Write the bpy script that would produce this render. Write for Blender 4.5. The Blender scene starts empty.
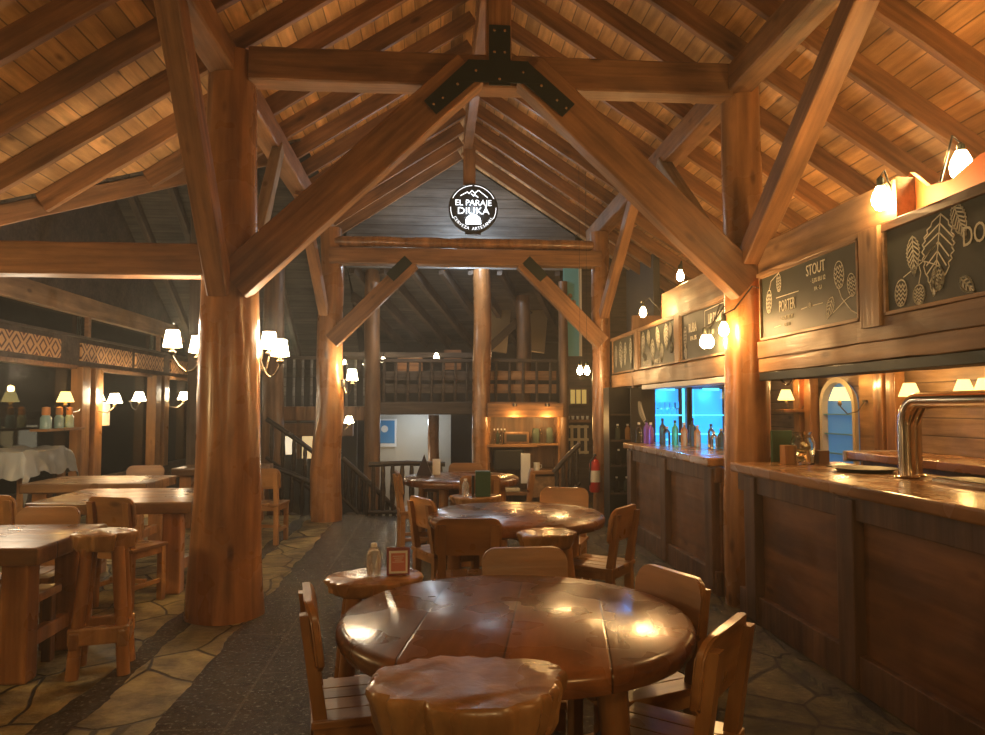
import bpy, bmesh, math, random
from mathutils import Vector, Matrix, noise
random.seed(7)
R = math.radians
C = bpy.context.scene.collection
# ------------------------------------------------------------------ camera, world, exposure, added fill lights
cam = bpy.data.objects.new('camera', bpy.data.cameras.new('camera')); C.objects.link(cam)
cam.location = (0, 0, 1.55); cam.rotation_euler = (R(90 + 3.06), 0, R(-4.44))
cam.data.sensor_width = 36; cam.data.lens = 740 / 985 * 36; cam.data.clip_end = 100
sc = bpy.context.scene; sc.camera = cam
w = bpy.data.worlds.new('night'); sc.world = w; w.use_nodes = True
w.node_tree.nodes['Background'].inputs[0].default_value = (.50, .56, .48, 1)
w.node_tree.nodes['Background'].inputs[1].default_value = .03
vs_ = w.node_tree.nodes.new('ShaderNodeVolumeScatter')        # thin scatter added to mimic lens glow and lifted blacks
vs_.inputs['Density'].default_value = .0075; vs_.inputs['Anisotropy'].default_value = .45; vs_.inputs['Color'].default_value = (1, .95, .86, 1)
w.node_tree.links.new(vs_.outputs[0], w.node_tree.nodes['World Output'].inputs['Volume'])
sc.view_settings.view_transform = 'Standard'; sc.view_settings.look = 'None'
sc.view_settings.exposure = 0.12; sc.view_settings.gamma = 1
WARM = (1, .665, .28); AMBER = (1, .575, .19); COOL = (.75, .88, 1)
def lamp(name, loc, power, col=WARM, r=.08, spot=None, rot=None):
    l = bpy.data.lights.new(name, 'SPOT' if spot else 'POINT'); l.energy = power; l.color = col; l.shadow_soft_size = r
    if spot: l.spot_size = R(spot); l.spot_blend = .7
    o = bpy.data.objects.new(name, l); C.objects.link(o); o.location = loc
    if rot: o.rotation_euler = rot
    return o
# added fill lights with no fixtures, behind the camera, in the hall and bar
lamp('hall_fill', (-2.9, -.4, 2.3), 34, r=.14)
lamp('hall_fill', (0.5, -1.6, 2.2), 62, r=.14)
lamp('hall_fill', (-4.3, 3.9, 1.7), 72, r=.14)
lamp('hall_fill', (1.6, .2, 2.3), 32, AMBER, r=.14)
lamp('hall_fill', (-3.9, 7.2, 1.9), 42, (1, .8, .55), r=.12)
lamp('bar_fill', (3.3, 2.4, 2.4), 46, AMBER, r=.12)
lamp('bar_fill', (3.7, 6.4, 2.5), 40, AMBER, r=.12)

# ------------------------------------------------------------------ helpers
def tag(o, label=None, cat=None, group=None, kind=None):
    if label: o['label'] = label
    if cat: o['category'] = cat
    if group: o['group'] = group
    if kind: o['kind'] = kind
    return o
def thing(name, label, cat, loc=(0, 0, 0), rz=0, group=None):
    o = bpy.data.objects.new(name, None); C.objects.link(o); o.empty_display_size = .1
    o.location = loc; o.rotation_euler = (0, 0, rz); return tag(o, label, cat, group)
def rotm(rot): return Matrix.Rotation(rot[2], 4, 'Z') @ Matrix.Rotation(rot[1], 4, 'Y') @ Matrix.Rotation(rot[0], 4, 'X')
class MB:
    def __init__(s): s.b = bmesh.new()
    def box(s, c, sz, rot=(0, 0, 0), bev=0.0):
        t = bmesh.new(); bmesh.ops.create_cube(t, size=1)
        bmesh.ops.scale(t, vec=sz, verts=t.verts)
        if bev: bmesh.ops.bevel(t, geom=t.edges[:], offset=bev, segments=2, affect='EDGES', profile=.6)
        bmesh.ops.transform(t, matrix=Matrix.Translation(c) @ rotm(rot), verts=t.verts); s.add(t); return s
    def add(s, t):
        me = bpy.data.meshes.new('t'); t.to_mesh(me); t.free(); s.b.from_mesh(me); bpy.data.meshes.remove(me)
    def tube(s, pts, rad, seg=10, cap=True):
        pts = [Vector(p) for p in pts]; rs = rad if isinstance(rad, (list, tuple)) else [rad] * len(pts)
        rings = []; up = None
        for i, p in enumerate(pts):
            d = (pts[min(i + 1, len(pts) - 1)] - pts[max(i - 1, 0)]).normalized()
            if up is None:
                up = Vector((0, 0, 1)) if abs(d.z) < .9 else Vector((1, 0, 0))
            x = d.cross(up).normalized(); y = x.cross(d).normalized(); up = y
            rings.append([s.b.verts.new(p + (x * math.cos(a) + y * math.sin(a)) * rs[i]) for a in [2 * math.pi * k / seg for k in range(seg)]])
        for a, b in zip(rings, rings[1:]):
            for k in range(seg): s.b.faces.new((a[k], a[(k + 1) % seg], b[(k + 1) % seg], b[k]))
        if cap: s.b.faces.new(rings[0][::-1]); s.b.faces.new(rings[-1])
        return s
    def lathe(s, prof, c=(0, 0, 0), seg=32, fr=None):
        rings = []
        for (r, z) in prof:
            ring = []
            for k in range(seg):
                a = 2 * math.pi * k / seg; q = r * (fr(a) if fr else 1)
                ring.append(s.b.verts.new((c[0] + q * math.cos(a), c[1] + q * math.sin(a), c[2] + z)))
            rings.append(ring)
        for a, b in zip(rings, rings[1:]):
            for k in range(seg): s.b.faces.new((a[k], a[(k + 1) % seg], b[(k + 1) % seg], b[k]))
        if prof[0][0] > 0: s.b.faces.new(rings[0][::-1])
        if prof[-1][0] > 0: s.b.faces.new(rings[-1])
        return s
    def prism(s, poly, axis, d0, d1):
        """polygon of 2-D points extruded along an axis: x -> (y,z), y -> (x,z), z -> (x,y)"""
        f = {'x': lambda p, d: (d, p[0], p[1]), 'y': lambda p, d: (p[0], d, p[1]), 'z': lambda p, d: (p[0], p[1], d)}[axis]
        a = [s.b.verts.new(f(p, d0)) for p in poly]; b = [s.b.verts.new(f(p, d1)) for p in poly]; n = len(poly)
        s.b.faces.new(a); s.b.faces.new(b[::-1])
        for k in range(n): s.b.faces.new((a[k], b[k], b[(k + 1) % n], a[(k + 1) % n]))
        return s
    def build(s, name, mat, parent=None, smooth=False):
        bmesh.ops.recalc_face_normals(s.b, faces=s.b.faces)
        me = bpy.data.meshes.new(name); s.b.to_mesh(me); s.b.free(); me.materials.append(mat)
        if smooth:
            for p in me.polygons: p.use_smooth = True
            try: me.set_sharp_from_angle(angle=R(40))
            except Exception: pass
        o = bpy.data.objects.new(name, me); C.objects.link(o)
        if parent: o.parent = parent
        return o
def copy_thing(root, loc, rz, label, group=None):
    def cp(o, par):
        c = o.copy(); C.objects.link(c); c.parent = par
        for ch in o.children: cp(ch, c)
        return c
    c = cp(root, None); c.location = loc; c.rotation_euler = (0, 0, rz); c['label'] = label
    if group: c['group'] = group
    return c

# ------------------------------------------------------------------ materials
def nt(name):
    m = bpy.data.materials.new(name); m.use_nodes = True; t = m.node_tree
    return m, t, t.nodes['Principled BSDF'], (lambda a, b: t.links.new(a, b)), (lambda ty, **k: mk(t, ty, k))
def mk(t, ty, k):
    n = t.nodes.new(ty)
    for a, b in k.items():
        if isinstance(a, str) and hasattr(n, a): setattr(n, a, b)
    return n
def plain(name, col, rough=.5, metal=0, emit=0, ecol=None, alpha=None):
    m, t, p, L, N = nt(name); p.inputs['Base Color'].default_value = (*col, 1); p.inputs['Roughness'].default_value = rough
    p.inputs['Metallic'].default_value = metal
    if emit: p.inputs['Emission Color'].default_value = (*(ecol or col), 1); p.inputs['Emission Strength'].default_value = emit
    return m
def wood(name, c1, c2, axis='x', rough=.45, sc_=1.0, bump=.25, coat=0, knots=True, plank=None, rvar=.12):
    """grain runs along the given local axis; plank=(axis, width) adds plank joints"""
    m, t, p, L, N = nt(name)
    tc = N('ShaderNodeTexCoord'); mp = N('ShaderNodeMapping'); L(tc.outputs['Object'], mp.inputs[0])
    s = [15 * sc_] * 3; s['xyz'.index(axis)] = .9 * sc_; mp.inputs['Scale'].default_value = s
    oi = N('ShaderNodeObjectInfo'); ad = N('ShaderNodeVectorMath', operation='MULTIPLY'); L(oi.outputs['Random'], ad.inputs[0]); ad.inputs[1].default_value = (37, 23, 51)
    L(ad.outputs[0], mp.inputs['Location'])
    n1 = N('ShaderNodeTexNoise'); L(mp.outputs[0], n1.inputs['Vector']); n1.inputs['Scale'].default_value = 1.6; n1.inputs['Detail'].default_value = 7; n1.inputs['Distortion'].default_value = .25
    rp = N('ShaderNodeValToRGB'); L(n1.outputs['Fac'], rp.inputs[0])
    rp.color_ramp.elements[0].position = .30; rp.color_ramp.elements[0].color = (*c2, 1)
    rp.color_ramp.elements[1].position = .70; rp.color_ramp.elements[1].color = (*c1, 1)
    col = rp.outputs[0]; hgt = n1.outputs['Fac']
    nm = N('ShaderNodeTexNoise'); mm = N('ShaderNodeMapping'); L(tc.outputs['Object'], mm.inputs[0]); s9 = [3.0] * 3; s9['xyz'.index(axis)] = 1.1; mm.inputs['Scale'].default_value = s9; L(ad.outputs[0], mm.inputs['Location']); L(mm.outputs[0], nm.inputs['Vector']); nm.inputs['Scale'].default_value = 1.5; nm.inputs['Detail'].default_value = 5; nm.inputs['Roughness'].default_value = .6
    mq = N('ShaderNodeMapRange'); L(nm.outputs['Fac'], mq.inputs[0]); mq.inputs[1].default_value = .3; mq.inputs[2].default_value = .7; mq.inputs[3].default_value = .62; mq.inputs[4].default_value = 1.32
    ms = N('ShaderNodeVectorMath', operation='SCALE'); L(col, ms.inputs[0]); L(mq.outputs[0], ms.inputs['Scale']); col = ms.outputs[0]
    if knots:
        m2 = N('ShaderNodeMapping'); L(tc.outputs['Object'], m2.inputs[0]); s2 = [3.2] * 3; s2['xyz'.index(axis)] = 1.3; m2.inputs['Scale'].default_value = s2; L(ad.outputs[0], m2.inputs['Location'])
        v = N('ShaderNodeTexVoronoi'); L(m2.outputs[0], v.inputs['Vector']); v.inputs['Scale'].default_value = 1.3
        r2 = N('ShaderNodeValToRGB'); L(v.outputs['Distance'], r2.inputs[0]); r2.color_ramp.elements[0].position = .05; r2.color_ramp.elements[0].color = (.28, .22, .2, 1); r2.color_ramp.elements[1].position = .13; r2.color_ramp.elements[1].color = (1, 1, 1, 1)
        mx = N('ShaderNodeMix', data_type='RGBA', blend_type='MULTIPLY'); mx.inputs[0].default_value = .8; L(col, mx.inputs[6]); L(r2.outputs[0], mx.inputs[7]); col = mx.outputs[2]
    if plank:
        sp = N('ShaderNodeSeparateXYZ'); L(tc.outputs['Object'], sp.inputs[0])
        dv = N('ShaderNodeMath', operation='DIVIDE'); L(sp.outputs['xyz'.index(plank[0])], dv.inputs[0]); dv.inputs[1].default_value = plank[1]
        fl = N('ShaderNodeMath', operation='FLOOR'); L(dv.outputs[0], fl.inputs[0]); fr = N('ShaderNodeMath', operation='FRACT'); L(dv.outputs[0], fr.inputs[0])
        wn = N('ShaderNodeTexWhiteNoise', noise_dimensions='1D'); L(fl.outputs[0], wn.inputs['W'])
        mr = N('ShaderNodeMapRange'); L(wn.outputs['Value'], mr.inputs[0]); mr.inputs[3].default_value = .62; mr.inputs[4].default_value = 1.25
        sc2 = N('ShaderNodeVectorMath', operation='SCALE'); L(col, sc2.inputs[0]); L(mr.outputs[0], sc2.inputs['Scale'])
        pp = N('ShaderNodeMath', operation='PINGPONG'); L(dv.outputs[0], pp.inputs[0]); pp.inputs[1].default_value = .5
        st = N('ShaderNodeMapRange'); L(pp.outputs[0], st.inputs[0]); st.inputs[1].default_value = 0; st.inputs[2].default_value = .05 if plank[1] < .3 else .018; st.inputs[3].default_value = .12; st.inputs[4].default_value = 1
        sc3 = N('ShaderNodeVectorMath', operation='SCALE'); L(sc2.outputs[0], sc3.inputs[0]); L(st.outputs[0], sc3.inputs['Scale']); col = sc3.outputs[0]
        hm = N('ShaderNodeMath', operation='MULTIPLY_ADD'); L(st.outputs[0], hm.inputs[0]); hm.inputs[1].default_value = 1.5; L(hgt, hm.inputs[2]); hgt = hm.outputs[0]
    rv = N('ShaderNodeMapRange'); L(oi.outputs['Random'], rv.inputs[0]); rv.inputs[3].default_value = 1 - rvar; rv.inputs[4].default_value = 1 + rvar
    fs = N('ShaderNodeVectorMath', operation='SCALE'); L(col, fs.inputs[0]); L(rv.outputs[0], fs.inputs['Scale'])
    L(fs.outputs[0], p.inputs['Base Color'])
    n3 = N('ShaderNodeTexNoise'); L(tc.outputs['Object'], n3.inputs['Vector']); n3.inputs['Scale'].default_value = 4
    rr = N('ShaderNodeMapRange'); L(n3.outputs['Fac'], rr.inputs[0]); rr.inputs[1].default_value = .3; rr.inputs[2].default_value = .7; rr.inputs[3].default_value = max(rough - .1, .05); rr.inputs[4].default_value = rough + .12; L(rr.outputs[0], p.inputs['Roughness'])
    bp = N('ShaderNodeBump'); bp.inputs['Strength'].default_value = bump; bp.inputs['Distance'].default_value = .02; L(hgt, bp.inputs['Height']); L(bp.outputs[0], p.inputs['Normal'])
    if coat: p.inputs['Coat Weight'].default_value = coat; p.inputs['Coat Roughness'].default_value = .18
    return m
M = {}
M['beam'] = wood('beam_wood', (.34, .165, .068), (.17, .077, .030), rough=.5)
M['rafter'] = wood('rafter_wood', (.33, .155, .060), (.15, .066, .024), rough=.55)
M['deck'] = wood('roof_boards', (.70, .40, .165), (.42, .215, .078), rough=.5, sc_=.8, plank=('y', .15), rvar=0)
M['dark_deck'] = wood('shaded_roof_boards', (.11, .095, .078), (.045, .038, .031), rough=.7, plank=('y', .14), rvar=0)  # darker copy of the deck: the side roof's shade put into its colour
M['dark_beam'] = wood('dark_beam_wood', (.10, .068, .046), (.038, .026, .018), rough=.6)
M['grey_board'] = wood('grey_board', (.23, .225, .22), (.13, .125, .12), rough=.5, plank=('z', .16), knots=False)
M['grey_beam'] = wood('grey_beam', (.42, .36, .30), (.20, .16, .13), rough=.4)
M['log'] = wood('varnished_log', (.46, .215, .078), (.20, .085, .028), axis='z', rough=.3, sc_=.5, bump=.35, coat=.35)
M['log_x'] = wood('varnished_log_x', (.46, .215, .078), (.20, .085, .028), axis='x', rough=.3, sc_=.5, bump=.35, coat=.35)
M['log_dark'] = wood('dark_log', (.22, .115, .052), (.09, .042, .018), axis='z', rough=.45, sc_=.55, bump=.4)
M['table'] = wood('table_top_wood', (.30, .125, .046), (.145, .054, .020), axis='y', rough=.27, sc_=.5, bump=.15, coat=.25, plank=('x', .33), knots=False)
M['tabley'] = wood('plank_table_wood', (.40, .205, .078), (.22, .10, .036), axis='x', rough=.33, sc_=.5, bump=.15, coat=.15, plank=('y', .22), knots=False)
PA, PB = (.40, .20, .072), (.22, .098, .033)
M['pinex'] = wood('pine_x', PA, PB, axis='x', rough=.34, sc_=.5, bump=.15, coat=.2)
M['piney'] = wood('pine_y', PA, PB, axis='y', rough=.34, sc_=.5, bump=.15, coat=.2)
M['pinez'] = wood('pine_z', PA, PB, axis='z', rough=.34, sc_=.5, bump=.15, coat=.2)
M['slab'] = wood('live_edge_wood', (.46, .25, .10), (.23, .105, .040), axis='z', rough=.26, sc_=.5, bump=.4, coat=.3)
M['bar'] = wood('bar_front_wood', (.16, .078, .038), (.075, .034, .017), axis='z', rough=.5, sc_=.6)
M['bar_x'] = wood('bar_front_wood_x', (.16, .078, .038), (.075, .034, .017), axis='x', rough=.5, sc_=.6)
M['barpan'] = wood('bar_panel_board', (.25, .108, .042), (.115, .046, .018), axis='y', rough=.45, sc_=.4, bump=.25)
M['bartop'] = wood('bar_top_wood', (.40, .205, .080), (.22, .10, .038), axis='y', rough=.25, sc_=.5, bump=.1, coat=.25, knots=False)
M['fascia'] = wood('fascia_wood', (.42, .25, .125), (.20, .11, .052), axis='y', rough=.5, sc_=.6, bump=.4)
M['fascia_x'] = wood('fascia_wood_x', (.42, .25, .125), (.20, .11, .052), axis='x', rough=.5, sc_=.6, bump=.4)
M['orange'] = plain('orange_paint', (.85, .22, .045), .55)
M['wallwood'] = wood('wall_boards', (.29, .19, .11), (.17, .105, .058), axis='y', rough=.5, plank=('z', .18))
M['steel'] = plain('dark_steel', (.030, .040, .034), .4, .6)
M['chrome'] = plain('brushed_steel', (.78, .72, .60), .18, 1)
M['iron'] = plain('wrought_iron', (.16, .14, .12), .35, .8)
M['black'] = plain('black_paint', (.012, .012, .012), .4)
M['slate'] = plain('chalkboard', (.050, .058, .044), .55)
M['chalk'] = plain('chalk', (.88, .86, .72), .8)
M['green'] = plain('dark_green', (.03, .08, .045), .5)
M['white'] = plain('white', (.75, .73, .68), .5)
M['cream'] = plain('cream_wall', (.62, .52, .34), .7)
M['red'] = plain('red_paint', (.55, .03, .02), .3)
M['teal'] = plain('teal_paint', (.12, .34, .34), .5)
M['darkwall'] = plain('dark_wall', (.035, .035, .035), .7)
def lampmat(name, col, s): return plain(name, col, .5, 0, s, col)
M['bulb'] = lampmat('bulb_glow', (1, .60, .24), 200)
M['shade'] = lampmat('lamp_shade_glow', (1, .82, .52), 26)
M['shade_y'] = lampmat('yellow_shade_glow', (1, .74, .25), 2.0)
M['shade_s'] = lampmat('small_shade_glow', (1, .8, .5), 30)
M['led'] = lampmat('white_led', (.85, .93, 1), 9)
M['sign_w'] = lampmat('sign_letters', (.9, .95, 1), 1.6)
M['blue'] = lampmat('blue_light', (.035, .36, .82), 1.1)
M['blue2'] = lampmat('blue_dim', (.06, .26, .55), .32)
M['cyan'] = lampmat('cyan_glow', (.10, .75, 1), 3)
def glass(name, col=(1, 1, 1), rough=.02, tr=1.0):
    m, t, p, L, N = nt(name); p.inputs['Base Color'].default_value = (*col, 1); p.inputs['Roughness'].default_value = rough
    p.inputs['Transmission Weight'].default_value = tr; p.inputs['IOR'].default_value = 1.45; return m
M['glass'] = glass('clear_glass', (.9, .95, .93))
def pane(name):
    m, t, p, L, N = nt(name); out = t.nodes['Material Output']
    g = N('ShaderNodeBsdfGlossy'); g.inputs['Roughness'].default_value = .03; g.inputs['Color'].default_value = (.9, .95, .95, 1)
    tr = N('ShaderNodeBsdfTransparent'); tr.inputs['Color'].default_value = (.8, .85, .83, 1)
    fr = N('ShaderNodeFresnel'); fr.inputs['IOR'].default_value = 1.6
    mx = N('ShaderNodeMixShader'); L(fr.outputs[0], mx.inputs[0]); L(tr.outputs[0], mx.inputs[1]); L(g.outputs[0], mx.inputs[2]); L(mx.outputs[0], out.inputs[0])
    return m
M['pane'] = pane('window_pane')
M['clear'] = glass('clear_plastic', (.97, .98, .97), .08, .78)
def colglass(n, c): return glass(n, tuple(min(1, q * 1.5 + .08) for q in c), .05, .6)
def frieze_mat():
    m, t, p, L, N = nt('diamond_frieze'); tc = N('ShaderNodeTexCoord'); sp = N('ShaderNodeSeparateXYZ'); L(tc.outputs['Object'], sp.inputs[0])
    def cell(out, s, off):
        a = N('ShaderNodeMath', operation='MULTIPLY_ADD'); L(out, a.inputs[0]); a.inputs[1].default_value = s; a.inputs[2].default_value = off
        b = N('ShaderNodeMath', operation='PINGPONG'); L(a.outputs[0], b.inputs[0]); b.inputs[1].default_value = .5; return b.outputs[0]
    u = cell(sp.outputs[1], 1 / .30, 0); v = cell(sp.outputs[2], 1 / .30, 0)
    s = N('ShaderNodeMath', operation='ADD'); L(u, s.inputs[0]); L(v, s.inputs[1])
    rp = N('ShaderNodeValToRGB'); L(s.outputs[0], rp.inputs[0]); rp.color_ramp.interpolation = 'CONSTANT'
    e = rp.color_ramp.elements; e[0].position = 0; e[0].color = (.62, .36, .17, 1); e[1].position = .22; e[1].color = (.10, .035, .02, 1)
    for pos, c in ((.34, (.62, .36, .17, 1)), (.55, (.12, .05, .03, 1)), (.66, (.62, .36, .17, 1)), (.78, (.13, .02, .012, 1))):
        x = e.new(pos); x.color = c
    L(rp.outputs[0], p.inputs['Base Color']); p.inputs['Roughness'].default_value = .6; return m
M['frieze'] = frieze_mat()
def floor_mat():
    m, t, p, L, N = nt('stone_floor'); tc = N('ShaderNodeTexCoord'); sp = N('ShaderNodeSeparateXYZ'); L(tc.outputs['Object'], sp.inputs[0])
    def M_(op, a, b=None, c=None):
        n = N('ShaderNodeMath', operation=op)
        for i, q in enumerate((a, b, c)):
            if q is None: continue
            if isinstance(q, (int, float)): n.inputs[i].default_value = q
            else: L(q, n.inputs[i])
        return n.outputs[0]
    wob = N('ShaderNodeTexNoise'); L(tc.outputs['Object'], wob.inputs['Vector']); wob.inputs['Scale'].default_value = 2.2; wob.inputs['Detail'].default_value = 4
    x = M_('ADD', sp.outputs[0], M_('MULTIPLY', M_('SUBTRACT', wob.outputs['Fac'], .5), .16))
    left = M_('LESS_THAN', x, -1.36); s1 = M_('GREATER_THAN', x, -1.90); s2 = M_('LESS_THAN', x, -1.74); strip = M_('MULTIPLY', s1, s2)
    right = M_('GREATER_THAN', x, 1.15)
    stone_l = M_('MULTIPLY', left, M_('SUBTRACT', 1, strip))
    # flagstones
    vn = N('ShaderNodeTexVoronoi', feature='DISTANCE_TO_EDGE'); mp = N('ShaderNodeMapping'); mp.inputs['Scale'].default_value = (2.1, 1.5, 1)
    dn = N('ShaderNodeVectorMath', operation='MULTIPLY_ADD'); n0 = N('ShaderNodeTexNoise'); L(tc.outputs['Object'], n0.inputs['Vector']); n0.inputs['Scale'].default_value = 1.4
    L(n0.outputs['Color'], dn.inputs[0]); dn.inputs[1].default_value = (.22, .22, 0); L(tc.outputs['Object'], dn.inputs[2]); L(dn.outputs[0], mp.inputs[0])
    L(mp.outputs[0], vn.inputs['Vector']); vn.inputs['Scale'].default_value = 1.15; vn.inputs['Randomness'].default_value = .85
    jr = N('ShaderNodeMapRange'); L(vn.outputs['Distance'], jr.inputs[0]); jr.inputs[1].default_value = .010; jr.inputs[2].default_value = .024
    vc = N('ShaderNodeTexVoronoi'); L(mp.outputs[0], vc.inputs['Vector']); vc.inputs['Scale'].default_value = 1.15; vc.inputs['Randomness'].default_value = .85
    bw = N('ShaderNodeSeparateColor'); L(vc.outputs['Color'], bw.inputs[0])
    n2 = N('ShaderNodeTexNoise'); L(tc.outputs['Object'], n2.inputs['Vector']); n2.inputs['Scale'].default_value = 4; n2.inputs['Detail'].default_value = 9; n2.inputs['Roughness'].default_value = .65
    rs = N('ShaderNodeValToRGB'); L(n2.outputs['Fac'], rs.inputs[0]); rs.color_ramp.elements[0].position = .3; rs.color_ramp.elements[0].position = .38; rs.color_ramp.elements[0].color = (.085, .066, .026, 1); rs.color_ramp.elements[1].position = .64; rs.color_ramp.elements[1].color = (.36, .29, .13, 1)
    vs = N('ShaderNodeVectorMath', operation='SCALE'); L(rs.outputs[0], vs.inputs[0]); L(M_('MULTIPLY_ADD', bw.outputs[0], .6, .7), vs.inputs['Scale'])
    stone = N('ShaderNodeMix', data_type='RGBA'); L(jr.outputs[0], stone.inputs[0]); stone.inputs[6].default_value = (.03, .022, .012, 1); L(vs.outputs[0], stone.inputs[7])
    # slate
    n4 = N('ShaderNodeTexNoise'); L(tc.outputs['Object'], n4.inputs['Vector']); n4.inputs['Scale'].default_value = 11; n4.inputs['Detail'].default_value = 10; n4.inputs['Roughness'].default_value = .7
    rl = N('ShaderNodeValToRGB'); L(n4.outputs['Fac'], rl.inputs[0]); rl.color_ramp.elements[0].position = .35; rl.color_ramp.elements[0].color = (.014, .014, .012, 1); rl.color_ramp.elements[1].position = .72; rl.color_ramp.elements[1].color = (.10, .092, .070, 1)
    br = N('ShaderNodeTexBrick'); bm_ = N('ShaderNodeMapping'); L(tc.outputs['Object'], bm_.inputs[0]); bm_.inputs['Rotation'].default_value = (0, 0, R(90)); L(bm_.outputs[0], br.inputs['Vector'])
    br.inputs['Scale'].default_value = .5; br.inputs['Brick Width'].default_value = .75; br.inputs['Row Height'].default_value = .5; br.inputs['Mortar Size'].default_value = .004; br.inputs['Color1'].default_value = (0, 0, 0, 1); br.inputs['Color2'].default_value = (0, 0, 0, 1); br.inputs['Mortar'].default_value = (1, 1, 1, 1)
    sl = N('ShaderNodeMix', data_type='RGBA'); L(M_('MULTIPLY', br.outputs['Fac'], .3), sl.inputs[0]); L(rl.outputs[0], sl.inputs[6]); sl.inputs[7].default_value = (.30, .24, .15, 1)
    fk = N('ShaderNodeTexNoise'); L(tc.outputs['Object'], fk.inputs['Vector']); fk.inputs['Scale'].default_value = 38; fk.inputs['Detail'].default_value = 4
    fm = N('ShaderNodeMapRange'); L(fk.outputs['Fac'], fm.inputs[0]); fm.inputs[1].default_value = .56; fm.inputs[2].default_value = .68; fm.inputs[3].default_value = 0; fm.inputs[4].default_value = .9
    fl_ = N('ShaderNodeMix', data_type='RGBA'); L(fm.outputs[0], fl_.inputs[0]); L(sl.outputs[2], fl_.inputs[6]); fl_.inputs[7].default_value = (.26, .24, .18, 1); sl = fl_  # pale flecks: the slate's sparkle put into the colour
    # right-hand flags darker
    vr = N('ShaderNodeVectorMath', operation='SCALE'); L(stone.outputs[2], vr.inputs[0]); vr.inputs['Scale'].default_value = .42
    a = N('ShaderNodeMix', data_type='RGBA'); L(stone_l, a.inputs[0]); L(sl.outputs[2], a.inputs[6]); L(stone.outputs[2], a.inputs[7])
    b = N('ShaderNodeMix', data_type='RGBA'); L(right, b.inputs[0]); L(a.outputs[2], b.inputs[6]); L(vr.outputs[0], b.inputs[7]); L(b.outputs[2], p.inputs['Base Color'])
    rg = M_('MULTIPLY_ADD', stone_l, .26, .16); rg2 = M_('ADD', rg, M_('MULTIPLY', n2.outputs['Fac'], .12)); L(rg2, p.inputs['Roughness'])
    h = M_('ADD', M_('MULTIPLY', M_('ADD', n4.outputs['Fac'], M_('MULTIPLY', fk.outputs['Fac'], .35)), M_('SUBTRACT', 1, stone_l)), M_('MULTIPLY', stone_l, M_('ADD', M_('MULTIPLY', jr.outputs[0], .6), M_('MULTIPLY', n2.outputs['Fac'], .8))))
    bp = N('ShaderNodeBump'); L(h, bp.inputs['Height']); bp.inputs['Strength'].default_value = 1; bp.inputs['Distance'].default_value = .045; L(bp.outputs[0], p.inputs['Normal'])
    return m
M['floor'] = floor_mat()
def cloth_mat():
    m = plain('plastic_sheet', (.26, .26, .24), .3); return m
M['sheet'] = cloth_mat()

# ------------------------------------------------------------------ building blocks
def struct(name, mb, mat, label=None, smooth=False):
    o = mb.build(name, mat, smooth=smooth); return tag(o, label, None, None, 'structure')
BV = {'fascia': 'fascia_x', 'bar': 'bar_x', 'log': 'log_x', 'grey_board': 'grey_beam'}
def beam(name, p0, p1, wd, ht, mat='beam', label=None, cat='beam', group=None, parent=None, kind=None, jit=.006, yaw_roll=0):
    """squared timber from p0 to p1 (centre line); local X runs along it"""
    p0, p1 = Vector(p0), Vector(p1); d = p1 - p0; Ln = d.length; x = d.normalized()
    up = Vector((0, 0, 1)) if abs(x.z) < .95 else Vector((0, 1, 0))
    y = up.cross(x).normalized(); z = x.cross(y)
    mb = MB(); b = mb.b; n = max(2, int(Ln / .22)); rings = []; sd = random.random() * 50
    c = .06 * min(wd, ht)
    prof = [(-wd / 2 + c, -ht / 2), (wd / 2 - c, -ht / 2), (wd / 2, -ht / 2 + c), (wd / 2, ht / 2 - c), (wd / 2 - c, ht / 2), (-wd / 2 + c, ht / 2), (-wd / 2, ht / 2 - c), (-wd / 2, -ht / 2 + c)]
    for i in range(n + 1):
        t = -Ln / 2 + Ln * i / n
        rings.append([b.verts.new((t, py + noise.noise((t * 3 + sd, k, 0)) * jit, pz + noise.noise((t * 3 + sd, k, 9)) * jit)) for k, (py, pz) in enumerate(prof)])
    for a, q in zip(rings, rings[1:]):
        for k in range(8): b.faces.new((a[k], a[(k + 1) % 8], q[(k + 1) % 8], q[k]))
    b.faces.new(rings[0][::-1]); b.faces.new(rings[-1])
    o = mb.build(name, M[BV.get(mat, mat)], parent)
    mt = Matrix((x, y, z)).transposed().to_4x4(); mt.translation = (p0 + p1) / 2; o.matrix_world = mt
    if parent: o.matrix_parent_inverse = parent.matrix_world.inverted() if False else Matrix()
    return tag(o, label, cat if not parent and kind != 'structure' else None, group, kind)
def logpost(name, x, y, z0, z1, r0, r1, label, mat='log', rough=.05, seg=40, cat='post', flare=.0):
    mb = MB(); b = mb.b; n = max(10, int((z1 - z0) / .06)); rings = []; sd = random.random() * 90
    for i in range(n + 1):
        t = i / n; z = t * (z1 - z0); r = r0 + (r1 - r0) * t + flare * math.exp(-t * 14)
        cx = noise.noise((sd, t * 3, 1)) * rough * .5; cy = noise.noise((sd, t * 3, 7)) * rough * .5
        ring = []
        for k in range(seg):
            a = 2 * math.pi * k / seg
            q = r * (1 + rough * 1.1 * noise.noise((math.cos(a) * 1.3 + sd, math.sin(a) * 1.3, z * 1.1)) + rough * .5 * noise.noise((math.cos(a) * 4 + sd, math.sin(a) * 4, z * 3)))
            ring.append(b.verts.new((cx + q * math.cos(a), cy + q * math.sin(a), z)))
        rings.append(ring)
    for a, q in zip(rings, rings[1:]):
        for k in range(seg): b.faces.new((a[k], a[(k + 1) % seg], q[(k + 1) % seg], q[k]))
    b.faces.new(rings[0][::-1]); b.faces.new(rings[-1])
    o = mb.build(name, M[mat], smooth=True); o.location = (x, y, z0); return tag(o, label, cat)
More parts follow.
